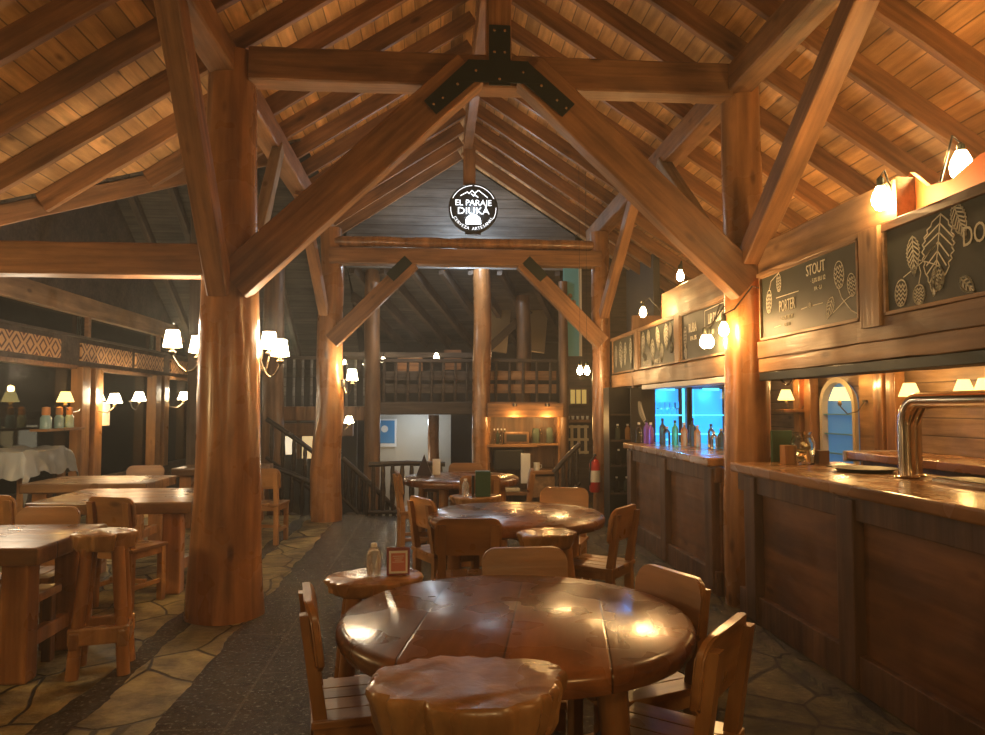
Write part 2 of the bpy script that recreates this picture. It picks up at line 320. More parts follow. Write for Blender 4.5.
def text(s, size, mat, parent, loc, rot, name='lettering', ext=.002, align='CENTER', sx=1.0):
    cu = bpy.data.curves.new('t', 'FONT'); cu.body = s; cu.size = size; cu.extrude = ext; cu.align_x = align; cu.align_y = 'CENTER'; cu.resolution_u = 3
    o = bpy.data.objects.new('t', cu); C.objects.link(o); dg = bpy.context.evaluated_depsgraph_get()
    me = bpy.data.meshes.new_from_object(o.evaluated_get(dg)); bpy.data.objects.remove(o)
    me.transform(Matrix.Diagonal((sx, 1, 1, 1))); me.materials.clear(); me.materials.append(mat)
    q = bpy.data.objects.new(name, me); C.objects.link(q); q.location = loc; q.rotation_euler = rot
    if parent: q.parent = parent
    return q

# ------------------------------------------------------------------ the shell
FX0, FX1 = -5.0, 5.0
mb = MB(); b = mb.b
outline = [(-5, -3.2), (5, -3.2), (5, 12), (1.2, 12), (1.2, 10.75), (-1.0, 10.75), (-1.0, 10.9), (-2.6, 10.9), (-2.6, 12), (-5, 12)]
mb.prism(outline, 'z', -.15, 0)
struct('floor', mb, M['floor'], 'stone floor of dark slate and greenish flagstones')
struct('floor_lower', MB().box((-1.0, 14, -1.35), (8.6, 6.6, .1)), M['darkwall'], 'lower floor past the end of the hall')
RZ, RS, RX = 5.62, .65, .42      # rafter underside at the ridge, slope, ridge position
def uz(x): return RZ - RS * abs(x - RX)
RH = .17                         # rafter depth
ang = math.atan(RS); cs = math.cos(ang)
def roof_deck(name, pts, sgn, mat, label):
    """deck in a frame with local X along the hall and local Y down the slope"""
    org = Vector((RX, 0, RZ + RH / cs + .005))
    ex = Vector((0, 1, 0)); ey = Vector((sgn * cs, 0, -math.sin(ang))); ez = ex.cross(ey)
    if ez.z < 0: ez = -ez; 
    mb = MB(); poly = [(y, abs(x - RX) / cs) for x, y in pts]
    mb.prism(poly, 'z', 0, .04)
    o = struct(name, mb, M[mat], label)
    mt = Matrix((ex, ey, ex.cross(ey))).transposed().to_4x4(); mt.translation = org
    if ex.cross(ey).z < 0:
        for v in o.data.vertices: v.co.z *= -1
        o.data.flip_normals()
    o.matrix_world = mt; return o
roof_deck('ceiling_left', [(RX, -3.2), (-5, -3.2), (-5, 4.85), (-1.5, 8.34), (-1.5, 12.55), (RX, 12.55)], -1, 'deck', 'golden boarded roof slope on the left')
roof_deck('ceiling_right', [(RX, -3.2), (5.2, -3.2), (5.2, 12.55), (RX, 12.55)], 1, 'deck', 'golden boarded roof slope on the right')
ORD = ['first', 'second', 'third', 'fourth', 'fifth', 'sixth', 'seventh', 'eighth', 'ninth', 'tenth', 'eleventh', 'twelfth']
def rl(side, y): return 'sloping %s-hand rafter, %s %s the front truss' % (side, ORD[int(abs(y - 5.65) / .62)], 'beyond' if y > 5.65 else 'on the camera side of')
y = 5.86 + .62 * 10
while y > -.5:
    xl = -4.95
    if y > 4.9: xl = -5 + (y - 4.85) * 1.02
    if y > 8.3: xl = -1.6
    beam('rafter', (RX - .03, y, uz(RX) + RH / 2 / cs), (xl, y, uz(xl) + RH / 2 / cs), .055, RH, 'rafter', rl('left', y), 'rafter', 'rafters of the left roof slope')
    beam('rafter', (RX + .03, y - .2, uz(RX) + RH / 2 / cs), (4.98, y - .2, uz(4.98) + RH / 2 / cs), .055, RH, 'rafter', rl('right', y), 'rafter', 'rafters of the right roof slope')
    y -= .62
beam('valley_beam', (-4.98, 4.92, uz(-4.98) + .12), (-1.66, 8.32, uz(-1.66) + .12), .08, .16, 'beam', 'slanting valley timber where the left roof slope ends')
beam('ridge_beam', (RX + .03, -3, 5.30), (RX + .03, 10.3, 5.30), .12, .26, 'beam', 'long horizontal ridge beam at the very top of the roof')
# cross roof over the left bay, seen dark beyond the valley
def slab4(name, pts, mat, label, th=.04):
    mb = MB(); b = mb.b; a = [b.verts.new(p) for p in pts]; c = [b.verts.new((p[0], p[1], p[2] + th)) for p in pts]; n = len(pts)
    b.faces.new(a); b.faces.new(c[::-1])
    for k in range(n): b.faces.new((a[k], c[k], c[(k + 1) % n], a[(k + 1) % n]))
    return struct(name, mb, M[mat], label)
cz = lambda y: 5.64 + .02 - .65 * abs(y - 10.3)
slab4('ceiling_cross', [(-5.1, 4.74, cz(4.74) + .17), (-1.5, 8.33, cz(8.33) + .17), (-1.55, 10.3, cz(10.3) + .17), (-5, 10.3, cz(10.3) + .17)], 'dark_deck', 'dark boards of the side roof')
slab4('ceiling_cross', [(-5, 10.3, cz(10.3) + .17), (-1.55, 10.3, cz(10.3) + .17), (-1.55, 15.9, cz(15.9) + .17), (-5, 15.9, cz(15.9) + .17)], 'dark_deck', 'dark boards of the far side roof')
for i, x in enumerate((-4.7, -4.05, -3.4, -2.75, -2.1)):
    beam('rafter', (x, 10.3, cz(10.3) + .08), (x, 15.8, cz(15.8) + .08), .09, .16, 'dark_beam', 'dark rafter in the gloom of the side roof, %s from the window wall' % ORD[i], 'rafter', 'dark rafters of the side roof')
# far wing roof: boards and rafters falling away behind the tie beam
fz = lambda y: 4.15 - .31 * (y - 11.4)
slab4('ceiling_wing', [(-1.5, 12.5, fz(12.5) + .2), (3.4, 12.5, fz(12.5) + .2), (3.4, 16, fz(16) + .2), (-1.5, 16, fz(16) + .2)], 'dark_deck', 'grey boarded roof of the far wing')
for i in range(11):
    x0 = -1.9 + i * .5; y0 = 12.55
    if x0 < -1.5: y0 += (-1.5 - x0) / .37; x0 = -1.5
    if -1.9 + i * .5 + 1.2 > 3.35: continue
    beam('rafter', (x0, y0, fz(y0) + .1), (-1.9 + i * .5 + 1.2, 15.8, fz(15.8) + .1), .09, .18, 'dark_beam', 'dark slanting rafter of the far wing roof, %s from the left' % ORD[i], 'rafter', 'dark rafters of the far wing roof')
# walls
struct('wall_right', MB().box((5.06, 4.2, 1.6), (.1, 15, 3.3)), M['wallwood'], 'boarded wall behind the bar')
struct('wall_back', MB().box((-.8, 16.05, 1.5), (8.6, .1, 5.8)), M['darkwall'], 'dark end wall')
struct('wall_front', MB().box((0, -3.3, 2.8), (10.4, .1, 6)), M['wallwood'], 'boarded wall behind the viewer')
struct('wall_bar_back', MB().box((4.3, 11.42, 1.5), (1.7, .08, 3.3)), M['wallwood'], 'boarded wall at the back of the bar room')
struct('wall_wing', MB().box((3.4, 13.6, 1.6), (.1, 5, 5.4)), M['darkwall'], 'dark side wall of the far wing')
# left wall: sill, posts, frieze, clerestory, band
struct('wall_left', MB().box((-5.05, 6.4, .2), (.12, 19.2, .62)), M['dark_beam'], 'low wooden wall under the windows')
struct('wall_left', MB().box((-5.05, 9.2, 3.95), (.1, 13.6, 1.8)), M['dark_beam'], 'dark boards above the windows')
struct('trim_1', MB().box((-5.0, 6.4, 2.315), (.1, 19.2, .40)), M['dark_beam'], 'dark fascia carrying the diamond frieze')
struct('trim_2', MB().box((-4.98, 6.4, 2.53), (.14, 19.2, .03)), M['dark_beam'], 'dark moulding over the frieze')
struct('trim_3', MB().box((-4.97, 6.4, 2.10), (.12, 19.2, .05)), M['beam'], 'timber rail under the frieze')
beam('trim_4', (-4.95, -3, 2.96), (-4.95, 15.8, 2.96), .1, .27, 'fascia', 'long plank band above the clerestory', kind='structure')
k = 0
for y in (1.2, 3.4, 5.6, 8.05, 10.9, 13.6, 15.7):
    k += 1
    t = thing('window_post', ('squared timber window post at the left wall, ' + {1.2: 'outside the left edge, nearest the viewer', 3.4: 'outside the left edge, second from the viewer', 5.6: 'outside the left edge at the tie beam', 8.05: 'first beyond the big log post', 10.9: 'between the two near lamps', 13.6: 'knobbly and nearest the stair', 15.7: 'at the far end'}.get(y, 'near the viewer')), 'post', (-4.93, y, .5), 0, None)
    MB().box((.02, -.20, .8), (.16, .24, 1.6), bev=.01).build('jamb', M['pinez'], t)
    MB().box((.02, .20, .8), (.16, .24, 1.6), bev=.01).build('jamb', M['pinez'], t)
    MB().box((-.02, 0, .8), (.06, .18, 1.6)).build('core', M['log_dark'], t)
    MB().box((0, 0, 2.03 + .155), (.06, .09, .29), bev=.01).build('clerestory_stud', M['beam'], t)
ys = [-3.1, 1.2, 3.4, 5.6, 8.05, 10.9, 13.6, 15.7]
for i, (a, bb) in enumerate(zip(ys, ys[1:])):
    o = MB().box((-5.02, (a + bb) / 2, 1.3), (.012, bb - a - .04, 1.58)).build('window_%d' % (i + 1), M['pane']); tag(o, 'large dark window pane in the left wall', None, None, 'structure')
    o = MB().box((-5.02, (a + bb) / 2, 2.68), (.012, bb - a - .02, .30)).build('window_%d' % (i + 11), M['pane']); tag(o, 'small clerestory pane', None, None, 'structure')
    MB_y = (a + bb) / 2
for (y0, y1, wh) in ((7.3, 10.15, 'nearest, widest diamond frieze panel above the first windows'), (10.72, 12.45, 'second diamond frieze panel above the left windows'), (12.62, 13.85, 'third diamond frieze panel above the left windows'), (14.25, 15.6, 'small far diamond frieze panel behind the lamp pair')):
    o = MB().box((0, (y1 - y0) / 2, 0), (.03, y1 - y0, .25), bev=.004).build('frieze_panel', M['frieze']); o.location = (-4.935, y0, 2.32); tag(o, wh, 'frieze')
# garden seen through the left windows
mb = MB(); mb.box((-12, 6, -.4), (14, 40, .1)); struct('ground_outside', mb, plain('night_ground', (.03, .035, .02), .9), 'dark ground outside the windows')

# ------------------------------------------------------------------ posts and trusses
logpost('log_post', -1.555, 5.75, 0, 4.27, .262, .17, 'massive varnished round log post at left, nearest the camera', flare=.015)
logpost('log_post', 2.485, 5.75, 0, 4.25, .19, .15, 'varnished round log post standing in the bar counter at right')
logpost('log_post', -1.46, 10.42, 0, 4.05, .205, .15, 'knobbly log post at the head of the stair, below the tie beam left', rough=.12)
logpost('log_post', 2.34, 10.35, 0, 4.05, .125, .13, 'slimmer log post at the far end of the bar', rough=.1)
t = thing('front_truss', 'big timber truss across the hall between the two nearest log posts', 'truss', (0, 0, 0))
def part_beam(nm, p0, p1, wd, ht, mat='beam', par=None): return beam(nm, p0, p1, wd, ht, mat, parent=par)
part_beam('collar_beam', (-1.42, 5.70, 4.16), (2.36, 5.70, 4.16), .2, .26, par=t)
part_beam('diagonal_brace', (-1.50, 5.60, 2.47), (.26, 5.60, 4.14), .16, .29, par=t)
part_beam('diagonal_brace', (2.44, 5.60, 2.50), (.72, 5.60, 4.14), .16, .29, par=t)
part_beam('king_post', (.485, 5.66, 4.1), (.485, 5.66, 5.22), .19, .22, par=t)
def plate(mb, pts, y): mb.prism(pts, 'y', y, y + .012)
mb = MB(); y = 5.495
plate(mb, [(.40, 4.0), (.565, 4.0), (.565, 4.47), (.40, 4.47)], y)
plate(mb, [(.16, 4.02), (.80, 4.02), (.70, 4.19), (.24, 4.19)], y - .006)
plate(mb, [(.24, 4.185), (.30, 4.03), (.0, 3.76), (-.09, 3.86)], y - .003)
plate(mb, [(.70, 4.185), (.66, 4.03), (.965, 3.77), (1.06, 3.87)], y - .003)
g = mb.build('steel_plate', M['steel'], t)
for i, (x, z) in enumerate([(.44, 4.42), (.52, 4.42), (.44, 4.25), (.52, 4.25), (.3, 4.1), (.66, 4.1), (.05, 3.88), (.92, 3.89), (-.02, 3.83), (.99, 3.83), (.48, 4.04), (.16, 3.99), (.80, 4.0)]):
    MB().lathe([(.013, 0), (.011, .008), (0, .01)], seg=8).build('bolt', M['chrome'], g).matrix_local = Matrix.Translation((x, y - .008, z)) @ Matrix.Rotation(R(90), 4, 'X')
beam('tie_beam', (-1.62, 5.72, 2.65), (-5, 5.72, 2.65), .2, .24, 'beam', 'horizontal tie beam from the big left log post to the window wall')
beam('plate_beam', (-1.62, -3, 4.19), (-1.62, 11.2, 4.19), .2, .22, 'beam', 'long plate beam on the left posts under the rafters')
beam('plate_beam', (2.42, -3, 4.17), (2.42, 11.2, 4.17), .2, .22, 'beam', 'long plate beam on the right posts under the rafters')
beam('knee_brace', (-1.58, 5.55, 2.40), (-1.62, 4.52, 4.05), .15, .17, 'beam', 'knee brace leaning toward the camera off the big left log post')
beam('knee_brace', (2.45, 5.55, 2.72), (2.45, 3.85, 4.02), .15, .17, 'beam', 'knee brace leaning toward the camera off the right log post')
beam('knee_brace', (-1.42, 5.98, 2.90), (-1.56, 7.35, 4.10), .10, .15, 'grey_board', 'grey knee brace leaning away behind the big left log post')
beam('knee_brace', (2.36, 5.95, 2.82), (2.36, 7.45, 4.08), .13, .15, 'grey_board', 'grey knee brace leaning away behind the right log post')
beam('knee_brace', (-1.52, 10.2, 2.85), (-1.58, 8.7, 4.08), .12, .15, 'beam', 'knee brace off the knobbly log post at the stair')
beam('knee_brace', (2.36, 10.2, 2.85), (2.38, 8.55, 4.08), .12, .15, 'beam', 'knee brace off the slim far log post by the bar')
t = thing('back_truss', 'far timber truss with the round sign standing on it', 'truss')
part_beam('tie_beam', (-1.46, 10.3, 3.635), (2.34, 10.3, 3.645), .22, .22, par=t)
part_beam('diagonal_brace', (-1.42, 10.28, 2.45), (-.32, 10.28, 3.56), .14, .22, par=t)
part_beam('diagonal_brace', (2.36, 10.28, 2.45), (1.22, 10.28, 3.58), .14, .22, par=t)
part_beam('king_post', (.47, 10.3, 4.66), (.47, 10.3, 5.22), .17, .17, par=t)
for (c, a) in (((-.50, 3.46), 45), ((1.39, 3.48), -45)):
    MB().box((c[0], 10.195, c[1]), (.36, .012, .15), rot=(0, -R(a), 0)).build('steel_plate', M['steel'], t)
mb = MB(); mb.tube([(x, 10.36, 3.86 + .015 * noise.noise((x * 2, 3, 1))) for x in [-1.4 + .2 * i for i in range(20)]], [.075 + .018 * noise.noise((i * .7, 0, 5)) for i in range(20)], 14)
t2 = mb.build('round_beam', M['log'], None, True); tag(t2, 'thin rough-edged log lying on top of the far tie beam', 'beam')
mb = MB(); mb.prism([(-1.5, 3.9), (2.4, 3.9), (2.4, uz(2.4) + .17), (RX, RZ + .17), (-1.5, uz(-1.5) + .17)], 'y', 12.50, 12.54)
struct('wall_gable', mb, M['grey_board'], 'grey boarded gable behind the round sign')
# left bay beams in the gloom
beam('bay_post', (-3.3, 10.45, .0), (-3.3, 10.45, 4.9), .14, .14, 'dark_beam', 'dark thin timber post behind the lamp pair left of the big log', 'post')

# ------------------------------------------------------------------ round sign
t = thing('round_sign', 'round black illuminated brewery sign with white mountains and lettering', 'sign', (.52, 10.2, 4.31))
mb = MB(); mb.lathe([(.34, 0), (.345, .01), (.345, .05), (.33, .06)], seg=64)
d = mb.build('disc', M['black'], t); d.rotation_euler = (R(90), 0, 0)
yy = -.07
def arc(a0, a1, r, wd=.011):
    mb = MB(); n = 24; b = mb.b; A = []
    for i in range(n + 1):
        a = R(a0 + (a1 - a0) * i / n); A.append([b.verts.new((q * math.cos(a), yy, q * math.sin(a))) for q in (r - wd / 2, r + wd / 2)])
    for p, q in zip(A, A[1:]): b.faces.new((p[0], p[1], q[1], q[0]))
    mb.build('ring_arc', M['sign_w'], t)
arc(25, 87, .315, .008); arc(93, 155, .315, .008); arc(178, 208, .315, .008); arc(-28, 2, .315, .008)
mb = MB()
def pline(pts, wd=.012):
    for (x0, z0), (x1, z1) in zip(pts, pts[1:]):
        a = math.atan2(z1 - z0, x1 - x0); nx, nz = -math.sin(a) * wd / 2, math.cos(a) * wd / 2
        mb.b.faces.new([mb.b.verts.new((px, yy, pz)) for px, pz in ((x0 + nx, z0 + nz), (x1 + nx, z1 + nz), (x1 - nx, z1 - nz), (x0 - nx, z0 - nz))])
pline([(-.18, .17), (-.08, .225), (-.06, .20), (-.02, .245), (.03, .20), (.0, .17)]); pline([(.03, .175), (.07, .15)]); pline([(-.03, .20), (.01, .165)]); pline([(.02, .21), (.07, .25), (.20, .15)])
mb.build('mountain_emblem', M['sign_w'], t)
mb = MB(); mb.prism([(.105 * math.cos(R(a)), -.225 + .09 * math.sin(R(a)) + (.04 if 0 < a < 180 else 0)) for a in range(0, 181, 12)], 'y', yy, yy + .004)
mb.build('cask_emblem', M['led'], t)
text('EL PARAJE', .115, M['sign_w'], t, (0, yy, .07), (R(90), 0, 0), sx=1.0, ext=.001)
text('DIUKA', .135, M['sign_w'], t, (0, yy, -.045), (R(90), 0, 0), sx=1.1, ext=.001)
for i, ch in enumerate('CERVEZA ARTESANAL'):
    if ch == ' ': continue
    a = R(270 + (i - 8) * 7.6); rr = .292
    text(ch, .058, M['sign_w'], t, (rr * math.cos(a), yy, rr * math.sin(a)), (R(90), -(a - R(270)), 0), ext=.001)
MB().box((0, .02, -.325), (.22, .06, .05)).build('foot', M['black'], t)
lamp('sign_lamp', (.52, 11.9, 4.12), 60, COOL, .05)
lamp('sign_lamp', (.52, 10.02, 4.3), 4, COOL, .1)

# ------------------------------------------------------------------ furniture
def slab_poly(rx, ry, n=40, seed=0, am=.10):
    return [(rx * math.cos(2 * math.pi * k / n) * (1 + am * noise.noise((math.cos(2 * math.pi * k / n) * 1.7 + seed, math.sin(2 * math.pi * k / n) * 1.7, seed)) + am * .45 * noise.noise((k * .55, seed, 3))),
             ry * math.sin(2 * math.pi * k / n) * (1 + am * noise.noise((math.cos(2 * math.pi * k / n) * 1.7 + seed, math.sin(2 * math.pi * k / n) * 1.7, seed)) + am * .45 * noise.noise((k * .55, seed, 3)))) for k in range(n)]
def liveslab(mb, rx, ry, z0, z1, seed=0, am=.22, n=72):
    P_ = slab_poly(rx, ry, n, seed, am); b = mb.b; rings = []
    for i, (t, s) in enumerate(((0, .84), (.1, .90), (.28, .93), (.5, .96), (.7, .99), (.86, 1.01), (.95, 1.0), (1, .965))):
        rings.append([b.verts.new((x * s * (1 + .05 * noise.noise((k * .45, i * .25, seed)) + .07 * (1 - t) * noise.noise((k * .16, i * .5, seed + 4))), yv * s * (1 + .05 * noise.noise((k * .45, i * .25, seed)) + .07 * (1 - t) * noise.noise((k * .16, i * .5, seed + 4))), z0 + (z1 - z0) * t)) for k, (x, yv) in enumerate(P_)])
    for a, q in zip(rings, rings[1:]):
        for k in range(n): b.faces.new((a[k], a[(k + 1) % n], q[(k + 1) % n], q[k]))
    b.faces.new(rings[0][::-1]); b.faces.new(rings[-1])
def log_stool(label, loc, rz, H=.8, rx=.2, ry=.17, th=.09, seed=0, sheet=True):
    t = thing('log_stool', label, 'stool', loc, rz, None)
    mb = MB(); liveslab(mb, rx, ry, H - th, H, seed); mb.build('seat', M['slab'], t, True)
    for k in range(4):
        a = R(45 + 90 * k); f = (rx * .92 * math.cos(a), ry * .92 * math.sin(a)); s = .68
        pts = [(f[0] * (1.25 - .5 * q) , f[1] * (1.25 - .5 * q), (H - th + .02) * q) for q in (0, .2, .4, .6, .8, 1)]
        MB().tube(pts, [.036 + .005 * noise.noise((k, i, seed)) for i in range(6)], 12).build('leg', M['log'], t, True)
    for k, (a0) in enumerate((0, 90, 180, 270)):
        a, c = R(a0 - 45), R(a0 + 45); q = 1.08
        p0 = Vector((rx * q * math.cos(a), ry * q * math.sin(a), .215 + .02 * (k % 2))); p1 = Vector((rx * q * math.cos(c), ry * q * math.sin(c), .215 + .02 * (k % 2)))
        d = (p1 - p0); p0 -= d * .14; p1 += d * .14; mid = (p0 + p1) / 2
        MB().box((0, 0, 0), (d.length * 1.28, .055, .10), bev=.012).build('footrest', M['slab'], t).matrix_local = Matrix.Translation(mid) @ Matrix.Rotation(math.atan2(d.y, d.x), 4, 'Z')
    return t
def make_chair(label, loc, rz, H=.86, W=.42):
    t = thing('wooden_chair', label, 'chair', loc, rz, None)
    for i in range(4):
        w4 = W / 4
        MB().box((-W / 2 + w4 * (i + .5), 0, .445), (w4 - .004, .40, .028), bev=.005).build('seat_board', M['piney'], t)
    mb = MB(); mb.box((0, .17, .405), (W - .06, .03, .055), bev=.004); mb.box((0, -.17, .405), (W - .06, .03, .055), bev=.004)
    for s in (-1, 1): mb.box((s * (W / 2 - .035), 0, .405), (.03, .34, .055), bev=.004)
    mb.build('seat_frame', M['pinex'], t)
    for s in (-1, 1):
        MB().box((s * (W / 2 - .035), .165, .215), (.05, .05, .43), bev=.008).build('leg', M['pinez'], t)
        # back leg with raked upper half
        b = MB(); xs = s * (W / 2 - .045)
        b.prism([(-.195, 0), (-.145, 0), (-.14, .43), (-.205, H - .04), (-.245, H - .04), (-.19, .43)], 'x', xs - .026, xs + .026)
        b.build('leg', M['pinez'], t)
        MB().box((s * (W / 2 - .035), 0, .16), (.026, .30, .035), bev=.004).build('stretcher', M['piney'], t)
    MB().box((0, 0, .18), (W - .09, .03, .035), bev=.004).build('stretcher', M['pinex'], t)
    # back board: rounded top corners
    z0, z1, r = H - .235, H, .065; hw = W / 2
    prof = [(-hw + .02, z0), (hw - .02, z0), (hw, z0 + .02)] + [(hw - r + r * math.cos(R(a)), z1 - r + r * math.sin(R(a))) for a in range(0, 91, 15)] + [(-hw + r - r * math.sin(R(a)), z1 - r + r * math.cos(R(a))) for a in range(0, 91, 15)] + [(-hw, z0 + .02)]
    tb = bmesh.new()
    f0 = [tb.verts.new((x, 0, z)) for x, z in prof]; f1 = [tb.verts.new((x, .03, z)) for x, z in prof]
    n = len(prof); tb.faces.new(f0); tb.faces.new(f1[::-1])
    for k in range(n): tb.faces.new((f0[k], f1[k], f1[(k + 1) % n], f0[(k + 1) % n]))
    ed = [e for e in tb.edges if abs(e.verts[0].co.y - e.verts[1].co.y) < 1e-6]
    bmesh.ops.bevel(tb, geom=ed, offset=.007, segments=2, affect='EDGES')
    for v in tb.verts:
        v.co.y += -.165 - (v.co.z - .43) * .145 - .03 * (1 - (v.co.x / hw) ** 2) + .012
    mb = MB(); mb.add(tb); mb.build('backrest', M['pinex'], t, True)
    return t
chairs = [
 # back centre x, y, facing vector, label
 (-.49, 2.86, (1, .19), 'pine chair seen edge-on at the left of the front round table'),
 (.44, 3.68, (.02, -1), 'pine chair facing the camera behind the front round table'),
 (1.02, 3.10, (-.93, -.37), 'dark-backed pine chair at the far right of the front round table'),
 (.95, 2.33, (-.77, .63), 'pine chair in the lower right foreground, back turned, nearest the bar front'),
 (1.34, 5.10, (-.80, .60), 'pine chair at the right of the middle round table, its rear side showing'),
 (.21, 4.62, (.03, 1), 'pine chair with its back to the camera at the near left of the middle table'),
 (-.12, 5.72, (.90, .44), 'pine chair with an orange-lit back at the left of the middle table'),
 (.46, 7.50, (-.05, 1), 'pine chair behind the small stool with the green box, turned to the far table'),
 (1.12, 6.36, (-.35, -.93), 'pine chair behind the middle round table on its bar side'),
 (-.42, 8.05, (1, .15), 'dark chair seen edge-on at the left of the far round table'),
 (1.10, 8.25, (-1, .1), 'chair seen edge-on at the right of the far round table'),
 (.38, 9.22, (0, -1), 'pine chair behind the far round table facing the camera'),
 (-2.50, 5.94, (.34, .94), 'pine chair, rear to the camera, at the long table left of the log post'),
 (-2.66, 5.42, (0, -1), 'pine chair tucked against the far side of the near left plank table'),
 (-3.50, 6.12, (.05, 1), 'pine chair at the left end of the long table, cut by the frame edge'),
 (-3.40, 9.10, (.1, -1), 'small distant pine chair in front of the knobbly window post'),
 (-2.87, 4.02, (1, 0), 'reddish chair at the bottom left corner of the picture'),
 (-1.95, 8.55, (.1, 1), 'pine chair between the big log post and the stair'),
]
first = None
for (x, y, f, lab) in chairs:
    fv = Vector(f).normalized(); loc = (x + fv.x * .23, y + fv.y * .23, 0); rz = math.atan2(-fv.x, fv.y)
    if first is None: first = make_chair(lab, loc, rz)
    else: copy_thing(first, loc, rz, lab)
def round_table(label, loc, r, rz=0, H=.77, th=.085, mat='table'):
    t = thing('round_table', label, 'table', loc, rz)
    fr = lambda a: 1 + .010 * noise.noise((math.cos(a) * 2 + loc[1], math.sin(a) * 2, 1))
    MB().lathe([(r - .05, H - th), (r - .012, H - th + .008), (r, H - th * .6), (r, H - th * .35), (r - .008, H - .014), (r - .03, H)], seg=72, fr=fr).build('tabletop', M[mat], t, True)
    for k in range(4):
        a = R(45 + 90 * k); x, y = (r - .16) * math.cos(a), (r - .16) * math.sin(a)
        MB().tube([(x, y, 0), (x, y, .25), (x * .98, y * .98, .5), (x * .95, y * .95, H - th)], [.055, .05, .05, .055], 14).build('leg', M['log'], t, True)
    mb = MB(); mb.box((0, 0, H - th - .05), (1.35 * r, .09, .10), (0, 0, R(45)), .01); mb.box((0, 0, H - th - .052), (1.35 * r, .09, .10), (0, 0, R(-45)), .01)
    mb.build('apron', M['log_dark'], t)
    return t
round_table('large round polished table in the foreground', (.305, 2.84, 0), .665, R(-10))
round_table('middle round polished table between the foreground table and the far one', (.60, 5.50, 0), .655, R(-25))
round_table('far round table near the stair, below the balcony', (.30, 8.40, 0), .655, R(20))
def plank_table(label, x0, x1, y0, y1, H=.77, th=.10, seed=1):
    cx, cy = (x0 + x1) / 2, (y0 + y1) / 2; t = thing('plank_table', label, 'table', (cx, cy, 0)); w_, d_ = x1 - x0, y1 - y0
    mb = MB(); mb.box((0, 0, H - th / 2), (w_, d_, th), bev=.014)
    for v in mb.b.verts: v.co.x += .025 * noise.noise((v.co.y * 3, seed, v.co.x)); v.co.y += .02 * noise.noise((v.co.x * 3, seed, 5))
    mb.build('tabletop', M['tabley'], t)
    for sx in (-1, 1):
        for sy in (-1, 1):
            MB().box((sx * (w_ / 2 - .16), sy * (d_ / 2 - .14), (H - th) / 2), (.15, .13, H - th), bev=.015).build('leg', M['log'], t)
        MB().box((sx * (w_ / 2 - .16), 0, .2), (.06, d_ - .3, .09), bev=.01).build('stretcher', M['log'], t)
    return t
plank_table('thick plank table cut by the left edge of the picture, nearest the camera', -3.95, -2.19, 4.33, 5.20)
plank_table('long plank table with a shiny end left of the big log post', -3.32, -2.02, 6.32, 7.42, seed=3)
plank_table('reddish plank table by the left windows, beyond the long one', -4.2, -2.95, 7.9, 8.8, seed=5)
plank_table('small far plank table below the knobbly window post', -3.35, -2.25, 9.75, 10.6, seed=8)
log_stool('big live-edge slab stool at the bottom centre, in front of the round table', (.085, 1.88, 0), 0, .875, .255, .18, .14, 3)
log_stool('live-edge slab stool carrying the sanitizer bottle and the small red notice', (-.26, 3.47, 0), R(10), .78, .22, .18, .07, 11)
log_stool('rough-topped log stool in front of the middle round table', (.68, 4.52, 0), R(30), .79, .19, .15, .09, 21)
log_stool('live-edge log stool with a heavy foot ring beside the near left plank table', (-1.96, 4.63, 0), R(15), .81, .165, .16, .10, 31)
log_stool('small log stool carrying a clear bottle and a dark green box', (.36, 6.55, 0), R(0), .77, .22, .17, .07, 41)
t = thing('low_stool', 'low square plank stool tucked under the near left plank table', 'stool', (-2.50, 4.72, 0))
MB().box((0, 0, .43), (.38, .30, .05), bev=.01).build('seat', M['pinex'], t)
for sx in (-1, 1):
    for sy in (-1, 1): MB().box((sx * .14, sy * .1, .2), (.055, .055, .41), bev=.006).build('leg', M['log_dark'], t)
MB().box((0, -.1, .2), (.26, .03, .03), bev=.004).build('stretcher', M['pinex'], t)
# things on the stools
def bottle(name, label, loc, H, r, glassm, capm, cat='bottle', neck=.35, group=None, fill=None):
    t = thing(name, label, cat, loc, 0, group)
    MB().lathe([(r * .9, 0), (r, .006), (r, H * (1 - neck)), (r * .85, H * (1 - neck) + r * .5), (r * .38, H * (1 - neck) + r * 1.1), (r * .34, H * .92)], seg=20).build('body', glassm, t, True)
    MB().lathe([(r * .42, H * .90), (r * .42, H), (r * .38, H + .002)], seg=16).build('cap', capm, t, True)
    return t
t = bottle('sanitizer_bottle', 'clear plastic sanitizer bottle with a pale cap on the slab stool', (-.275, 3.45, .783), .145, .033, M['clear'], M['white'], neck=.34)
t = thing('table_notice', 'small red-framed notice with white edging beside the sanitizer bottle', 'notice', (-.165, 3.46, .782), R(4))
MB().box((0, 0, .062), (.105, .012, .124), (R(-8), 0, 0), .003).build('frame', plain('notice_red', (.20, .025, .02), .4), t)
MB().box((0, -.008, .060), (.084, .004, .100), (R(-8), 0, 0)).build('card', M['white'], t)
MB().box((0, -.0115, .060), (.066, .003, .080), (R(-8), 0, 0)).build('printed_text_block', plain('notice_pink', (.55, .20, .16), .6), t)
mb = MB()
for i in range(7): mb.box((0, -.0145 + .0012 * i - .0018, .088 - i * .009), (.052 - .01 * (i % 3), .001, .0025), (R(-8), 0, 0))
mb.build('text_lines', M['white'], t)
MB().box((0, .04, .05), (.09, .006, .11), (R(28), 0, 0)).build('easel_back', M['black'], t)
bottle('water_bottle', 'small clear bottle on the stool behind the middle table', (.27, 6.5, .773), .15, .033, M['clear'], M['white'])
o = MB().box((0, 0, .11), (.13, .10, .22), bev=.004).build('green_box', M['green']); o.location = (.42, 6.5, .773); tag(o, 'dark green box standing on the small stool', 'box')
